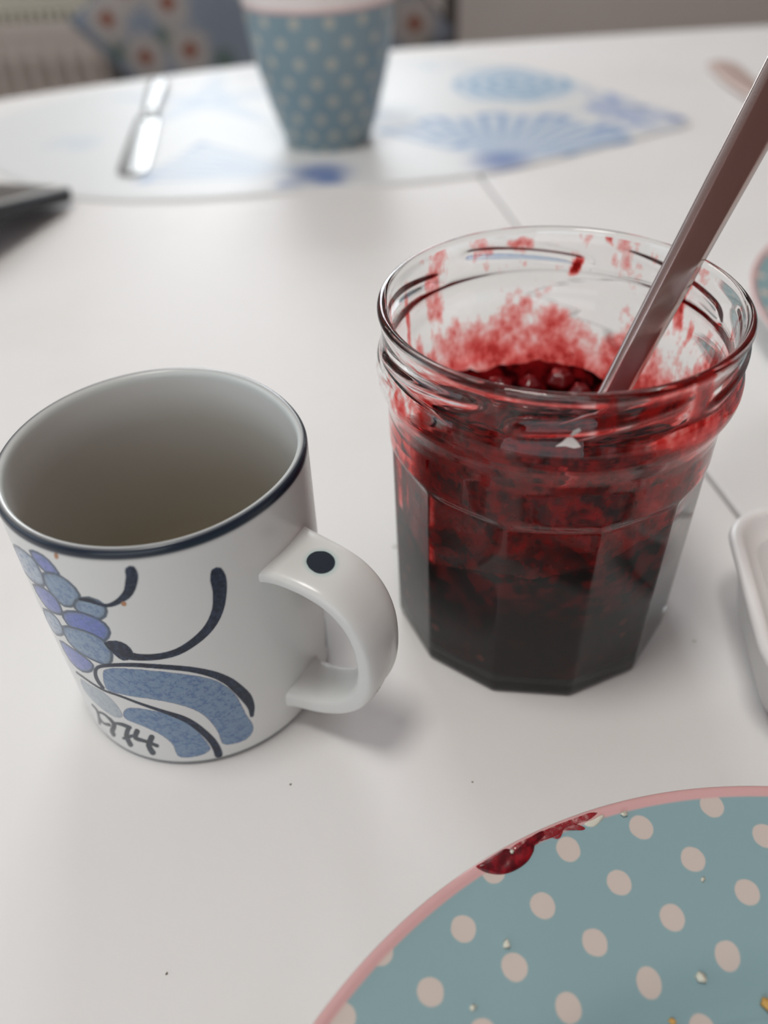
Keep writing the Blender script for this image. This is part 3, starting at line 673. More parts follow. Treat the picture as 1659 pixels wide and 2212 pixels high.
def mug():
    mx, my, H, DIA = -.0597, .1757, .0865, .0402
    r = empty('mug', (mx, my, 0))
    tag(r, 'small white mug with hand painted blue flower and navy rim, handle towards the jam jar', 'mug')
    fine = np.radians(np.arange(-152, 14, .25)); coarse = np.radians(np.arange(14, 208, 2.0))
    ang = np.concatenate([fine, coarse]); deg = np.degrees(ang)
    out = [(.0005, .0016), (.034, .0014), (.0355, .0004), (.0370, 0.0), (.0382, .0003), (.0389, .0012)]
    zs = np.arange(.0016, .0845, .00025)
    Rz = np.interp(zs, [0, .004, .02, .05, .0865], [.0390, .0392, .0395, .0401, .0402])
    out += list(zip(Rz, zs))
    lip = [(.0402, .0848), (.04015, .0854), (.0400, .0860), (.03965, .0864), (.0391, .0866), (.0385, .08655), (.03795, .0862), (.0376, .0856), (.0374, .0846), (.0373, .0835)]
    inn = [(.0371, .080), (.0368, .07), (.0363, .05), (.0357, .03), (.0350, .016), (.0335, .010), (.030, .0066), (.022, .0052), (.010, .0048), (.0005, .0048)]
    prof = np.array(out + lip + inn)
    # slight out-of-round of a hand thrown mug, strongest at the rim
    wob = np.interp((deg + 180) % 360 - 180, [-180, -125, -100, -70, -40, -20, 0, 10, 24, 42, 63, 86, 107, 142, 180],
                    [-.1, -.3, -.2, .1, -.2, .2, .6, .1, -.8, -1.0, -.3, .2, .3, .2, -.1]) * MM
    ker = np.hanning(41); ker /= ker.sum()
    full = np.interp(np.arange(-180, 180, 1.0), np.sort((deg + 180) % 360 - 180), wob[np.argsort((deg + 180) % 360 - 180)])
    full = np.convolve(np.concatenate([full[-40:], full, full[:40]]), ker, 'same')[40:-40]
    wob = np.interp((deg + 180) % 360 - 180, np.arange(-180, 180, 1.0), full)
    R = prof[:, 0:1] + wob[None] * (prof[:, 1:2] / H) * (prof[:, 0:1] > .034)
    Pn = np.stack([R * np.cos(ang), R * np.sin(ang), np.repeat(prof[:, 1:2], len(ang), 1)], -1)
    # painted decoration as colour on the wall: red/green/blue = pigment, alpha = grain of the wash
    h, w = Pn.shape[:2]
    no = len(out)
    C_ = np.zeros((h, w, 4)); C_[..., :3] = (.70, .712, .69)
    pal = {'pale': (.40, .47, .54), 'violet': (.215, .245, .53), 'grey': (.245, .335, .44), 'blue': (.155, .20, .50), 'leaf': (.19, .285, .405), 'palegrey': (.42, .47, .50),
           'navy': (.008, .016, .035), 'ink': (.035, .045, .055), 'rust': (.45, .22, .10), 'teal': (.03, .06, .08)}
    U = np.repeat(deg[None], h, 0); Zm = np.repeat(prof[:, 1:2] / MM, w, 1)
    kx = .0397 * math.pi / 180 / MM            # mm per degree
    def pd(poly):
        p = np.array(poly); lo, hi = p.min(0), p.max(0)
        c = np.where((deg > lo[0] - 4) & (deg < hi[0] + 4))[0]; rr = np.where((prof[:no, 1] / MM > lo[1] - 2) & (prof[:no, 1] / MM < hi[1] + 2))[0]
        rr = rr[rr > 5]
        gx, gy = np.meshgrid(deg[c] * kx, prof[rr, 1] / MM)
        q = p * (kx, 1); ins = np.zeros(gx.shape, bool); dm = np.full(gx.shape, 9.)
        for i in range(len(q)):
            a, b = q[i - 1], q[i]; d = b - a; L = (d @ d) + 1e-9
            t = np.clip(((gx - a[0]) * d[0] + (gy - a[1]) * d[1]) / L, 0, 1)
            dm = np.minimum(dm, np.hypot(gx - a[0] - t * d[0], gy - a[1] - t * d[1]))
            if a[1] != b[1]:
                k = (a[1] > gy) != (b[1] > gy); ins ^= k & (gx < (b[0] - a[0]) * (gy - a[1]) / (b[1] - a[1]) + a[0])
        return np.ix_(rr, c), np.where(ins, -dm, dm)      # signed distance in mm, negative inside
    def lay(ix, k, col, al=None):
        blk = C_[ix]; k = k[..., None]
        blk[..., :3] = blk[..., :3] * (1 - k) + np.array(col) * k
        if al is not None: blk[..., 3:] = blk[..., 3:] * (1 - k) + al * k
        C_[ix] = blk
    for row in ART:
        petal = row[0] >= 10; name = PIGMENT[row[0] % 10]
        ix, sd = pd(np.array(row[1:], float).reshape(-1, 2))
        if petal:              # petal: fill, pale halo and dark contour
            sd = sd - .62
            lay(ix, sstep(.12, -.12, sd), pal[name], .8)
            lay(ix, sstep(-1.9, -.7, sd) * sstep(.1, -.1, sd) * .6, (.16, .21, .27), .6)
            lay(ix, sstep(.62, .25, np.abs(sd + .25)) * .8, (.055, .075, .095), .3)
        elif name in ('leaf', 'palegrey'):
            lay(ix, sstep(.12, -.12, sd), pal[name], 1.0 if name == 'leaf' else .3)
            lay(ix, sstep(.22, .05, np.abs(sd + .1)) * .55, (.24, .22, .22), .3)
        else:
            lay(ix, sstep(.75, -.05, sd) * (.16 if name in ('navy',) else .06), (.10, .22, .26))
            gr = .25 if name == 'ink' else .2 if name == 'navy' else .12
            lay(ix, sstep(.16, -.12, sd - gr), pal[name], 0.15)
    # rim and foot bands
    i0 = no
    rim = np.zeros(h); rim[no - 3:no] = (.15, .5, .85); rim[no:no + 4] = 1; rim[no + 4] = .75; rim[no + 5] = .25; rim[no + 6] = .05
    rim[:no - 3] = sstep(82.9, 84.4, prof[:no - 3, 1] / MM) * .25
    k = rim[:, None] + np.zeros((1, w)); C_[..., :3] = C_[..., :3] * (1 - k[..., None]) + np.array((.012, .022, .038)) * k[..., None]
    C_[no + 6:no + 9, :, :3] = C_[no + 6:no + 9, :, :3] * .78 + np.array((.50, .66, .66)) * .22
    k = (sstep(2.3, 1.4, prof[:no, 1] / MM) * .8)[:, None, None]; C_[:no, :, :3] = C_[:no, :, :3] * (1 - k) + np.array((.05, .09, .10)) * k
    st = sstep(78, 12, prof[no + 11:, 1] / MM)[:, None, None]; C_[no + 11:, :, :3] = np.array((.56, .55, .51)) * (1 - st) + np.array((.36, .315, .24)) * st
    t = NT('painted_faience')
    a = t.n('VertexColor', layer_name='paint')
    g = t.noise(1100, 3, .65); g2 = t.noise(620, 4, .7)
    f = t.math('MULTIPLY', t.math('MULTIPLY', a.outputs[1], t.smooth(g2, .46, .62)), .85)
    col = t.mix(f, a.outputs[0], rgb(.10, .165, .32))
    f2 = t.math('MULTIPLY', t.math('MULTIPLY', a.outputs[1], t.smooth(g, .52, .75)), .35)
    col = t.mix(f2, col, rgb(.42, .46, .48))
    m = t.done(t.pbr(col, .24, 0, t.bump(t.noise(55, 2), .03, .002), Specular_IOR_Level=.42))
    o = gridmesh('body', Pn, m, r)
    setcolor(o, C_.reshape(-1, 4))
    # handle: broad strap, profile in the radial plane at -31 degrees
    ph = math.radians(-31); e = np.array([math.cos(ph), math.sin(ph), 0]); tt = np.array([-math.sin(ph), math.cos(ph), 0])
    cl = [(37.6, 65.2, 2.5, 9.6), (44, 65.2, 2.45, 9.4), (51, 64.3, 2.5, 9.1), (57.3, 62.0, 2.7, 8.9), (62.2, 57.2, 2.8, 8.7), (65.1, 50, 2.9, 8.4), (65.9, 41, 3.0, 8.0),
          (64.9, 32.5, 3.2, 7.6), (61.6, 24.8, 3.5, 7.3), (56.3, 18.8, 3.7, 7.2), (49.5, 14.6, 3.8, 7.3), (43, 12.8, 3.9, 7.6), (37.3, 12.3, 4.2, 8.0)]
    cl = catmull(cl, 12)
    path = (cl[:, 0:1] * e + np.array([0, 0, 1]) * cl[:, 1:2]) * MM
    p, T_, S_, N_ = sweep_frames(path, tt)
    ex, ey = superellipse(64, 3.6)
    flare = 1 + .16 * np.exp(-np.minimum(np.arange(len(cl)), np.arange(len(cl))[::-1]) / 5.0)
    sw, sn = (cl[:, 3] * flare * MM)[:, None, None], (cl[:, 2] * flare * MM)[:, None, None]
    # finger groove along the lower outer face
    s = np.linspace(0, 1, len(cl))
    gro = (np.exp(-((s - .60) / .10) ** 2)[:, None] * np.exp(-((ex[None] - .30) / .20) ** 2) * .9 * MM)
    sg = np.sign((N_ * path).sum(1).mean()) or 1
    outer = (ey[None, :] * np.sign((N_ @ e))[:, None] > .3)
    Pn = p[:, None] + S_[:, None] * ex[None, :, None] * sw + N_[:, None] * (ey[None, :, None] * sn - (np.sign(ey)[None, :] * gro * outer)[..., None])
    t = NT('handle_faience')
    ob = t.obj()
    def dist(pt):
        vm = t.n('VectorMath', operation='DISTANCE'); t.set(vm.inputs[0], ob); vm.inputs[1].default_value = pt
        return vm.outputs['Value']
    dc = (e * 50.4 + tt * .2) * MM; dc[2] = .0672
    sp = (e * 67.5 - tt * 3.2) * MM; sp[2] = .0295
    wb = t.math('MULTIPLY', t.math('SUBTRACT', t.noise(160, 2), .5), .0012)
    d = t.math('ADD', dist(tuple(dc)), wb)
    col = t.mix(t.smooth(d, .0052, .0034), rgb(.70, .712, .69), rgb(.50, .62, .60))
    col = t.mix(t.smooth(d, .00385, .0034), col, rgb(.010, .018, .030))
    ds = dist(tuple(sp))
    col = t.mix(t.math('MULTIPLY', t.smooth(ds, .0011, .0008), t.smooth(ds, .0003, .0006)), col, rgb(.25, .10, .05))
    gridmesh('handle', Pn, t.done(t.pbr(col, .24, 0, t.bump(t.noise(55, 2), .03, .002), Specular_IOR_Level=.42)), r, cap0=True, cap1=True)
mug()

# ------------------------------------------------------------------ jam jar
JX, JY = .0490, .1994
CORNER = math.radians(-143)
def poly_r(a, ap):
    q = (a - CORNER) % (math.pi / 6) - math.pi / 12
    return ap / np.maximum(np.cos(q), .01)
LUG0 = [66, 126, 186, 246, 306, 366]
def jar():
    r = empty('jam_jar', (JX, JY, 0))
    tag(r, 'open glass jar with faceted sides and screw threads, half full of red jam', 'jar')
    N = 360
    a = np.linspace(0, 2 * np.pi, N, endpoint=False); ad = np.degrees(a)
    zo = np.concatenate([[0, .3, .8, 1.6, 3, 5], np.arange(8, 64, 4.0), np.arange(64, 76, .75), np.arange(76, 88, 1.0), np.arange(88, 109.4, .4)])
    ro = np.interp(zo, [0, 76, 82, 86, 88.5, 90.5, 92, 93.6, 95.4, 97, 98.4, 99.6, 101, 107, 108.3, 109.4], [46.2, 46.4, 46.5, 47.2, 48.1, 48.9, 49.3, 49.45, 49.3, 48.9, 48.2, 47.75, 47.6, 47.6, 47.85, 48.2])
    foot = np.interp(zo, [0, .3, .8, 1.6, 3, 5, 10, 120], [.976, .987, .993, .997, 1, 1, 1, 1])
    t = sstep(68.2, 72.0, zo)[:, None]
    ap = 43.75 + .72 * np.minimum(zo, 72) / 70
    ro_p = np.minimum(poly_r(a[None], ap[:, None]), 45.2 + .012 * zo[:, None])
    R = ((1 - t) * ro_p + t * ro[:, None]) * foot[:, None]
    for l0 in LUG0:
        s = ((ad - l0 + 180) % 360 - 180); s = np.where(s < -30, s + 360, s)
        wn = sstep(-3, 6, s) * sstep(55, 46, s); zc = 101.0 + s * 5.0 / 50
        R = R + 1.15 * wn[None] * np.exp(-((zo[:, None] - zc[None]) / 1.65) ** 2)
    lip = [(48.45, 109.9), (48.55, 110.5), (48.4, 111.2), (47.9, 111.75), (47.2, 111.95), (46.5, 111.75), (46.0, 111.2), (45.75, 110.4), (45.65, 109.4)]
    zi = np.concatenate([np.arange(107.5, 97, -1.0), np.arange(97, 86, -1.0), np.arange(86, 66, -1.5), np.arange(66, 8, -4.0), [7, 6]])
    ri = np.interp(zi, [0, 66, 74, 80, 86, 90, 95, 98, 101, 110], [41.9, 42.5, 43.0, 43.4, 44.0, 44.8, 45.4, 45.4, 45.1, 45.5])
    rp = np.minimum(poly_r(a[None], 41.0), 42.2)
    ti = sstep(40, 76, zi)[:, None]
    RI = ((1 - ti) * (.55 * rp + .45 * 41.9) + ti * ri[:, None]) * np.interp(zi, [6, 8, 12, 20], [.955, .98, .995, 1])[:, None]
    def ring(Rm, z): return np.stack([Rm * np.cos(a), Rm * np.sin(a), np.zeros_like(Rm) + z], -1)
    rows = [ring(np.full(N, q), z) for q, z in ((.05, 1.5), (20, 1.4), (34, 1.1), (39, .5))]
    rows.append(ring(.962 * np.minimum(poly_r(a, 43.75), 45.1), 0.05))
    rows += [ring(R[i], zo[i]) for i in range(len(zo))]
    rows += [ring(np.full(N, q), z) for q, z in lip]
    rows += [ring(RI[i], zi[i]) for i in range(len(zi))]
    rows += [ring(np.full(N, q), z) for q, z in ((38, 5.0), (34, 4.6), (20, 4.6), (.05, 4.6))]
    Pn = np.array(rows) * MM
    t = NT('clear_glass')
    b = t.bump(t.noise(70, 2, .5), .025, .0015)
    g = t.n('BsdfGlass'); g.inputs['Color'].default_value = rgb(.985, .992, .99); g.inputs['Roughness'].default_value = 0.0; g.inputs['IOR'].default_value = 1.43
    t.set(g.inputs['Normal'], b)
    gridmesh('glass_body', Pn, t.done(g), r)
    # torn paper label remnants stuck on the outside
    pm = simple('paper', (.72, .66, .62), .9, 0, 200, .1)
    for k, (az, z, pts) in enumerate([(-97.3, 99.4, [(-2.9, -.9), (-1.6, .1), (-.6, 1.3), (.5, 1.5), (1.6, .6), (2.6, -.8), (1.2, -1.1), (-.8, -.7)]), (-96.2, 102.2, [(-1.1, -.7), (-.3, .5), (.9, 1.1), (1.3, .6), (.3, -.2), (-.2, -.9)])]):
        V = []
        for off in (.0, .25):
            for (u, v) in pts:
                zz = z + v; rr = float(np.interp(zz, [97, 98.4, 99.6, 101, 110], [49.0, 48.3, 47.85, 47.7, 47.7])) + .1 + off + (1.3 if abs(zz - 101) < 0 else 0)
                aa = math.radians(az + u / 47.7 * 57.3); V.append((rr * math.cos(aa) * MM, rr * math.sin(aa) * MM, zz * MM))
        n = len(pts)
        F_ = [tuple(range(n))[::-1], tuple(range(n, 2 * n))] + [(i, (i + 1) % n, n + (i + 1) % n, n + i) for i in range(n)]
        meshobj('paper_scrap', V, F_, pm, r, smooth=False)
jar()

def inner_r(az, z):
    """inner glass radius (mm) used by the jam"""
    rp = np.minimum(poly_r(az, 41.0), 42.2); t = sstep(40, 76, z)
    ri = np.interp(z, [0, 66, 74, 80, 86, 90, 95, 98, 101, 110], [41.9, 42.5, 43.0, 43.4, 44.0, 44.8, 45.4, 45.4, 45.1, 45.5])
    return ((1 - t) * (.55 * rp + .45 * 41.9) + t * ri) * np.interp(z, [5, 6, 8, 12, 20], [.93, .955, .98, .995, 1])

def jam():
    r = empty('jam', (JX, JY, .005))
    tag(r, 'dark red berry jam inside the glass jar, smeared up its wall', 'jam')
    N, K = 240, 46
    a = np.linspace(0, 2 * np.pi, N, endpoint=False); ad = np.degrees(a)
    edge = np.interp((ad + 180) % 360 - 180, [-180, -150, -140, -126, -115, -102, -92, -82, -70, -60, -30, 0, 30, 58, 85, 105, 122, 130, 150, 180],
                     [51, 42, 42, 47, 49, 50, 52, 54.5, 57, 59.5, 62, 63, 64, 66, 67, 66, 68, 64, 59, 51])
    rr = np.linspace(0, 1, K) ** .8
    top = []
    for i, q in enumerate(rr[::-1]):
        zc = 56 + (edge - 56) * q ** 2.2
        x, y = q * 42 * np.cos(a), q * 42 * np.sin(a)
        nz = np.array([mnoise.noise(Vector((xx * .16, yy * .16, 3.3))) * 3.2 + mnoise.noise(Vector((xx * .42, yy * .42, 9.1))) * 1.7 for xx, yy in zip(x, y)])
        z = zc + nz * (1 if q < .97 else .55)
        R = inner_r(a, z) + .25 if q > .999 else q * inner_r(a, z)
        top.append(np.stack([R * np.cos(a), R * np.sin(a), z], -1))
    ztop = top[0][:, 2]
    side = []
    for f in np.linspace(0, 1, 26):
        z = 5.2 + (ztop - 5.2) * f
        R = inner_r(a, z) + .25
        side.append(np.stack([R * np.cos(a), R * np.sin(a), z], -1))
    bottom = [np.stack([q * side[0][:, 0], q * side[0][:, 1], np.full(N, 4.9)], -1) for q in (.001, .5, .97)]
    Pn = np.array(bottom + side[:-1] + top) * MM - np.array([0, 0, .005])
    t = NT('berry_jam')
    v = t.n('TexVoronoi'); v.inputs['Scale'].default_value = 150; t.set(v.inputs['Vector'], t.obj()); v.inputs['Randomness'].default_value = 1
    sel = t.n('SeparateColor'); t.set(sel.inputs[0], v.outputs['Color'])
    seed = t.math('MULTIPLY', t.smooth(v.outputs['Distance'], .26, .16), t.smooth(sel.outputs[0], .72, .80))
    n1 = t.noise(95, 5, .62)
    col = t.mix(t.smooth(n1, .48, .72), rgb(.006, .0010, .0014), rgb(.045, .002, .0028))
    col = t.mix(t.math('MULTIPLY', seed, .55), col, rgb(.16, .020, .012))
    sepz = t.n('SeparateXYZ'); t.set(sepz.inputs[0], t.obj())
    up_ = t.smooth(t.math('ADD', sepz.outputs[2], t.math('MULTIPLY', t.noise(60, 4, .6), .026)), .036, .058)
    n2 = t.noise(170, 3, .5)
    col = t.mix(t.math('MULTIPLY', up_, t.smooth(n2, .42, .62)), col, rgb(.15, .005, .006))
    p = t.pbr(col, .22, 0, t.bump(t.noise(110, 2, .5), .15, .0012), Specular_IOR_Level=0.0)
    p.inputs['Subsurface Weight'].default_value = .12; p.inputs['Subsurface Radius'].default_value = (.006, .0006, .0006); p.inputs['Subsurface Scale'].default_value = 1.0
    gridmesh('jam_mass', Pn, t.done(p), r)
    # loose berries lying on the surface
    tb = NT('red_berry')
    tb_m = tb.done(tb.pbr(tb.mix(tb.noise(180, 3), rgb(.20, .006, .008), rgb(.07, .003, .006)), .1, 0, tb.bump(tb.noise(500, 2), .3, .0006)))
    rs = np.random.RandomState(5)
    for (az, q, rad) in [(126, .86, 4.4), (133, .90, 3.4), (105, .82, 4.2), (88, .80, 3.8), (72, .86, 4.4), (60, .80, 3.6), (95, .58, 4.2), (76, .55, 3.8), (118, .62, 3.9), (50, .62, 3.5), (100, .35, 4.0), (140, .55, 3.6)]:
        n, m_ = 18, 12
        th = np.linspace(0, np.pi, m_)[:, None]; pz = np.linspace(0, 2 * np.pi, n, endpoint=False)[None]
        sx, sy, sz = np.sin(th) * np.cos(pz), np.sin(th) * np.sin(pz), np.cos(th) + 0 * pz
        ph = rs.rand() * 6
        br = rad * (1 + .10 * np.sin(5 * pz + ph) * np.sin(th) + .08 * np.sin(7 * th + ph))
        aa = math.radians(az); zc = 56 + (float(np.interp(az, [50, 85, 105, 122, 140], [65, 67, 66, 68, 61])) - 56) * q ** 2.2 + rad * .35
        P2 = np.stack([br * sx + q * 42 * math.cos(aa), br * sy + q * 42 * math.sin(aa), br * sz * .8 + zc - 5], -1) * MM
        gridmesh('berry', P2, tb_m, r, flip=True)
    # film of jam on the inside of the glass
    N2 = 420; a = np.linspace(0, 2 * np.pi, N2, endpoint=False); ad = (np.degrees(a) + 180) % 360 - 180
    zf = np.linspace(38, 110.5, 150)
    Rf = np.array([inner_r(a, z) + .18 for z in zf])
    Pn = np.stack([Rf * np.cos(a), Rf * np.sin(a), np.repeat(zf[:, None], N2, 1)], -1) * MM - np.array([0, 0, .005])
    A_, Zg = np.meshgrid(ad, zf)
    E_ = np.interp(ad, edge_x, edge_top)[None] - Zg               # height below the upper limit of the smear
    D = np.clip(E_ / 22, -1.6, 1) * .55
    front = np.interp(ad, [-180, -150, -120, -60, -20, 10, 60, 180], [.0, .22, .36, .36, .22, 0, 0, 0])[None]
    D = D + front * sstep(104, 86, Zg)
    D = D + .16 * sstep(8, 25, A_) * sstep(172, 150, A_) * sstep(92, 80, Zg) + .10 * sstep(100, 120, A_) * sstep(165, 150, A_) * sstep(94, 84, Zg)
    streaks = [(133, 4.6, 76, 111, .40), (128, 2, 90, 110, .35), (151, 1.6, 80, 104, .6), (27, 2.6, 90, 109, .7), (20, 1.4, 78, 96, .5), (72, 1.8, 98, 103, 1.3), (96, 6.5, 106, 109, .62), (60, 1.5, 109, 112, .8), (-2, 2.5, 70, 92, .7),
               (-8, 1.0, 99, 103, 1.0), (-106, 9, 95, 101, 1.0), (-70, 8, 101, 109, .95), (-56, 4, 96, 110, .9), (-88, 3, 100, 110, .75), (-122, 5, 96, 103, .6), (-40, 6, 92, 106, .8), (-20, 6, 84, 98, .7)]
    for (az, hw, z0, z1, k) in streaks:
        dz = sstep(z0 - 2, z0 + 2, Zg) * sstep(z1 + 2, z1 - 2, Zg)
        wob = 1.2 * np.sin(Zg * .35 + az)
        D = np.maximum(D, k * dz * sstep(hw * 1.25, hw * .7, np.abs((A_ - az + wob + 180) % 360 - 180)) - .15)
    t = NT('jam_film')
    at = t.n('VertexColor', layer_name='paint'); sp = t.n('SeparateColor'); t.set(sp.inputs[0], at.outputs[0])
    mp = t.n('Mapping'); t.set(mp.inputs[0], t.obj()); mp.inputs['Scale'].default_value = (1, 1, .75)
    big = t.noise(90, 4, .55, mp.outputs[0]); med = t.noise(330, 4, .6, mp.outputs[0])
    env = t.math('SUBTRACT', t.math('MULTIPLY', sp.outputs[0], 3.0), 1.5)
    d = t.math('ADD', env, t.math('ADD', t.math('MULTIPLY', t.math('SUBTRACT', big, .5), 2.5), t.math('MULTIPLY', t.math('SUBTRACT', med, .5), 1.1)))
    d = t.math('MINIMUM', t.math('MAXIMUM', d, 0.0), 1.6)
    inv = t.math('MULTIPLY', d, -1.0)
    cc = t.n('CombineColor')
    t.set(cc.inputs[0], t.math('EXPONENT', t.math('MULTIPLY', inv, .22))); t.set(cc.inputs[1], t.math('EXPONENT', t.math('MULTIPLY', inv, 2.9))); t.set(cc.inputs[2], t.math('EXPONENT', t.math('MULTIPLY', inv, 3.0)))
    tr = t.n('BsdfTransparent'); t.set(tr.inputs[0], cc.outputs[0])
    thick = t.smooth(d, .55, 1.25)
    df = t.n('BsdfDiffuse'); t.set(df.inputs[0], t.mix(thick, rgb(.30, .006, .008), rgb(.012, .001, .0016)))
    tl = t.n('BsdfTranslucent'); t.set(tl.inputs[0], t.mix(thick, rgb(.80, .018, .014), rgb(.06, .002, .003)))
    gl = t.n('BsdfGlossy'); gl.inputs['Roughness'].default_value = .1; gl.inputs[0].default_value = rgb(.02, .016, .016)
    t.set(gl.inputs['Normal'], t.bump(med, .5, .001))
    m1 = t.n('MixShader'); m1.inputs[0].default_value = .72; t.set(m1.inputs[1], df); t.set(m1.inputs[2], tl)
    m2 = t.n('AddShader'); t.set(m2.inputs[0], m1); t.set(m2.inputs[1], gl)
    m3 = t.n('MixShader'); t.set(m3.inputs[0], t.math('MULTIPLY', t.smooth(d, .30, 1.0), .62)); t.set(m3.inputs[1], tr); t.set(m3.inputs[2], m2)
    o = gridmesh('jam_film', Pn, t.done(m3), r)
    v_ = np.clip((D + 1.5) / 3.0, 0, 1).reshape(-1); setcolor(o, np.stack([v_, v_, v_, np.ones_like(v_)], -1))
# upper limit of the smear round the jar (degrees, mm)
edge_x = [-180, -150, -120, -95, -70, -45, -20, 10, 35, 60, 80, 95, 110, 125, 150, 180]
edge_top = [84, 93, 99, 99, 103, 103, 97, 86, 84, 85, 88, 87, 85, 84, 80, 84]
jam()

def spoon():
    jc = np.array([JX, JY, 0])
    A = jc + np.array([.0396, .0195, .1153]); B = jc + np.array([.0192, .0040, .0778])
    d = (A - B) / np.linalg.norm(A - B)
    L0 = np.linalg.norm(A - B)
    r = empty('spoon', tuple(B))
    tag(r, 'long steel spoon standing in the jam jar, its flat handle leaning on the rim', 'spoon')
    t = NT('spoon_steel')
    m = t.done(t.pbr(rgb(.62, .54, .52), .20, 1.0, t.bump(t.noise(1400, 2), .05, .0002)))
    s = np.linspace(-.050, .175, 60)
    mid = d * s[:, None]
    view = np.array([0, 0, CAM_H]) - (B + d * .04); view /= np.linalg.norm(view)
    side = np.cross(d, view); side /= np.linalg.norm(side)
    # turn the flat a little towards the window side
    nrm = np.cross(side, d); ang = math.radians(-27)
    side = side * math.cos(ang) + nrm * math.sin(ang); nrm = np.cross(side, d)
    w = np.interp(s, [-.05, 0, L0, .10, .16, .172, .175], [.0068, .0092, .0112, .0135, .0165, .013, .006]); th = np.interp(s, [-.05, 0, .1, .175], [.0030, .0026, .0022, .0018])
    # bevelled bar section: flat face, slanted shoulders
    sec = [(-1, 0), (-.97, .45), (-.66, 1), (-.3, 1), (.3, 1), (.66, 1), (.97, .45), (1, 0), (.97, -.5), (.8, -1), (0, -1), (-.8, -1), (-.97, -.5)]
    Pn = mid[:, None] + np.array([[side * (q[0] * w[i] / 2) + nrm * (q[1] * th[i] / 2 * (1.25 if q[1] > 0 else 1)) for q in sec] for i in range(len(s))])
    h = gridmesh('handle', Pn, m, r, cap0=True, cap1=True, smooth=False)
    bv = h.modifiers.new('bevel', 'BEVEL'); bv.width = .0003; bv.segments = 2; bv.limit_method = 'ANGLE'; bv.angle_limit = math.radians(20)
    # bowl, sunk in the jam
    n, k = 28, 10
    cen = d * -.066
    rows = []
    for q in np.linspace(0.02, 1, k):
        a = np.linspace(0, 2 * np.pi, n, endpoint=False)
        u, v = q * .017 * np.cos(a), q * .0105 * np.sin(a) * (1 + .15 * np.cos(a))
        dep = .0035 * (q ** 2 - 1)
        rows.append(cen + d * u[:, None] + side * v[:, None] + nrm * dep)
    bo = gridmesh('bowl', np.array(rows), m, r)
    so = bo.modifiers.new('solid', 'SOLIDIFY'); so.thickness = .001
spoon()

# ------------------------------------------------------------------ jam smear, butter and crumbs
def blob(name, outline, top, mat, zf, label, cat, group=None, seed=1, rings=7, dome=.5):
    """low dome over a closed outline (x, y in metres) following surface height zf"""
    o2 = catmull(outline, 5, closed=True); c = o2.mean(0); rs = seed
    rows = []
    for q in np.linspace(.02, 1, rings):
        p = c + (o2 - c) * q
        hgt = top * (1 - q ** 2.5) ** dome
        rows.append([(x - c[0], y - c[1], zf(x, y) - zf(*c) + .00005 + hgt * (1 + .35 * mnoise.noise(Vector((x * 400, y * 400, rs))))) for x, y in p])
    rows.append([(x - c[0], y - c[1], zf(x, y) - zf(*c) - .0002) for x, y in o2])
    ob = gridmesh(name, np.array(rows), mat, None, flip=False, cap1=True, loc=(c[0], c[1], zf(*c)))
    return tag(ob, label, cat, group)
PCX, PCY = .0833, -.0203
def onplate(L):
    out = []
    for x, y in L:
        x, y = x * MM - PCX, y * MM - PCY; r = math.hypot(x, y); k = min(1 - .0005 / r, .1309 / r); out.append((PCX + x * k, PCY + y * k))
    return out
def mat_smear():
    t = NT('wet_jam')
    n = t.noise(420, 4, .6)
    col = t.mix(t.smooth(n, .38, .66), rgb(.090, .004, .008), rgb(.27, .008, .015))
    return t.done(t.pbr(col, .25, 0, t.bump(t.noise(500, 2), .2, .0004), Specular_IOR_Level=.3))
M_SMEAR = mat_smear()
def mat_thin_smear():
    t = NT('thin_wet_jam')
    n = t.math('ADD', t.math('MULTIPLY', t.noise(330, 3, .6), .6), t.math('MULTIPLY', t.noise(1000, 3, .6), .4))
    p = t.pbr(rgb(.34, .020, .028), .2, 0, None)
    t.set(p.inputs['Alpha'], t.smooth(n, .36, .56, .12, .92))
    return t.done(p)
M_THIN = mat_thin_smear()
smear = blob('jam_smear', onplate([(16.96, 94.46), (18.54, 95.44), (21.01, 96.4), (22.77, 96.31), (25.06, 97.6), (26.6, 97.0), (27.6, 95.7), (29.72, 96.7), (31.2, 99.17), (32.97, 100.82), (35.25, 101.82), (35.85, 101.0), (34.27, 99.58), (32.75, 98.48), (32.07, 96.86), (30.25, 94.62), (27.34, 92.84), (24.28, 91.89), (21.36, 91.94), (18.52, 92.74)]),
     .0008, M_SMEAR, plate_z, 'glossy dark red jam drip on the pink rim of the nearest plate', 'jam', seed=2, rings=10)
for pts, sd in (([(35.19, 101.51), (39.67, 102.9), (41.94, 103.66), (43.98, 103.19), (45.75, 102.38), (44.98, 101.83), (43.16, 101.93), (41.72, 102.46), (40.14, 102.16), (38.14, 102.01), (37.67, 100.99), (39.54, 100.69), (38.56, 99.87), (36.93, 100.17), (35.45, 100.41)], 3),
                ([(1e3 * (PCX + q * math.cos(math.radians(g))), 1e3 * (PCY + q * math.sin(math.radians(g)))) for q, g in
                  ((.1311, 116), (.1312, 113), (.1312, 110), (.1312, 107.5), (.1312, 105.2), (.1304, 105), (.1296, 106.5), (.1299, 108.5), (.1290, 110.5), (.1293, 113), (.1286, 115.5))], 4)):
    b = blob('jam_streak', onplate(pts), .00025, M_THIN, plate_z, None, None, seed=sd, rings=6)
    b.parent = smear; b.location = Vector(b.location) - Vector(smear.location)
M_BUTTER = simple('butter', (.66, .66, .56), .35, 0, 300, .2)
blob('butter_smear', onplate([(45.72, 103.3), (48.21, 104.3), (50.43, 105.3), (51.12, 105.0), (49.94, 103.82), (48.18, 102.63), (46.65, 102.63)]), .0006, M_BUTTER, plate_z,
     'pale smear of butter at the end of the jam streak on the nearest plate', 'butter', seed=5)
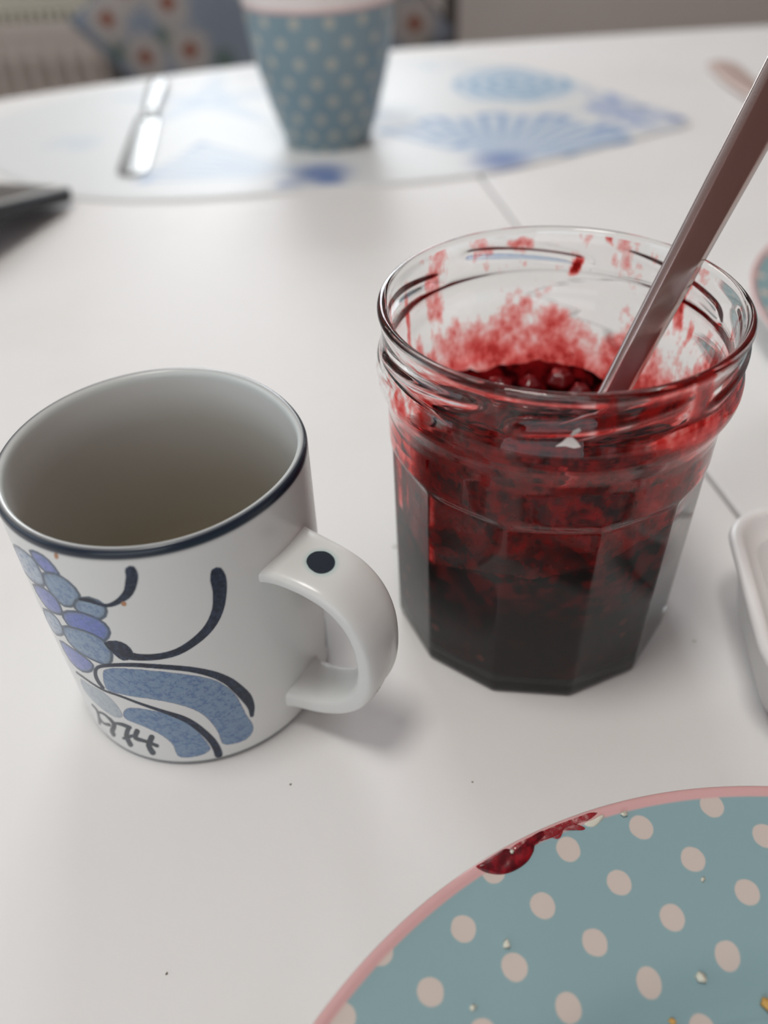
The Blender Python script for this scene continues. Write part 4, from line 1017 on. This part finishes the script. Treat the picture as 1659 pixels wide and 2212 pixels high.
M_CRUMB = simple('bread_crumb', (.66, .66, .55), .8, 0, 500, .3)
M_CRUMB_Y = simple('toasted_crumb', (.62, .36, .10), .8, 0, 500, .3)
M_SPECK = simple('brown_speck', (.20, .17, .12), .8, 0, 500, .3)
def crumb(name, x, y, z, size, mat, label, cat, group, seed, flat=.55):
    rs = np.random.RandomState(seed)
    n, m_ = 6, 4
    th = np.linspace(0.02, np.pi - .02, m_)[:, None]; pz = np.linspace(0, 2 * np.pi, n, endpoint=False)[None]
    R = size * MM * (.45 + .85 * rs.rand(m_, n)); st = 1 + .5 * rs.rand()
    P2 = np.stack([R * np.sin(th) * np.cos(pz) * st, R * np.sin(th) * np.sin(pz), R * flat * np.cos(th)], -1)
    P2[..., 2] -= P2[..., 2].min()
    o = gridmesh(name, P2, mat, None, flip=True, smooth=False, cap0=True, cap1=True, loc=(x, y, z))
    o.rotation_euler = (0, 0, rs.rand() * 6)
    return tag(o, label, cat, group)
for k, (x, y, s, m, lab) in enumerate([
        (65.95, 69.79, 1.25, M_CRUMB, 'largest pale bread crumb, on the slope of the nearest plate'),
        (23.17, 76.32, .95, M_CRUMB, 'pale crumb on the rim of the nearest plate, left of centre between dots'),
        (14.27, 64.19, .75, M_CRUMB, 'small pale crumb low on the left rim of the nearest plate'),
        (71.45, 89.31, .55, M_CRUMB, 'tiny pale crumb near the upper right dots of the nearest plate'),
        (79.73, 65.02, 1.6, M_CRUMB_Y, 'golden toast crumb at the right edge of the frame on the nearest plate'),
        (56.23, 104.86, .95, M_CRUMB, 'pale flake beside a dot next to the butter smear on the nearest plate'),
        (57.89, 62.39, .8, M_CRUMB_Y, 'golden crumb at the bottom edge of the frame on the nearest plate'),
        (27.0, 96.0, .55, M_CRUMB, 'white fleck stuck in the jam drip on the nearest plate')]):
    x *= MM; y *= MM
    crumb('bread_crumb', x, y, plate_z(x, y) + (.0007 if k == 7 else -.0001), s, m, lab, 'crumb', 'crumbs on the nearest plate', 20 + k)
for k, (x, y, s, m, lab) in enumerate([
        (.00335, .2262, .55, M_CRUMB, 'pale crumb on the table touching the left foot of the jam jar'),
        (.0945, .1918, .5, M_SPECK, 'dark speck on the table close to the right foot of the jam jar'),
        (-.0571, .0797, .35, M_SPECK, 'tiny brown speck on the bare table left of the nearest plate'),
        (-.0301, .1287, .35, M_SPECK, 'tiny dark speck on the table just in front of the mug'),
        (.0996, .1744, .5, M_CRUMB, 'pale crumb on the table between the jam jar and the white tub'),
        (.0216, .1269, .3, M_SPECK, 'tiny dark speck on the table between the jam jar and the nearest plate')]):
    crumb('table_crumb', x, y, 0, s, m, lab, 'crumb', 'crumbs on the table', 40 + k, .45)
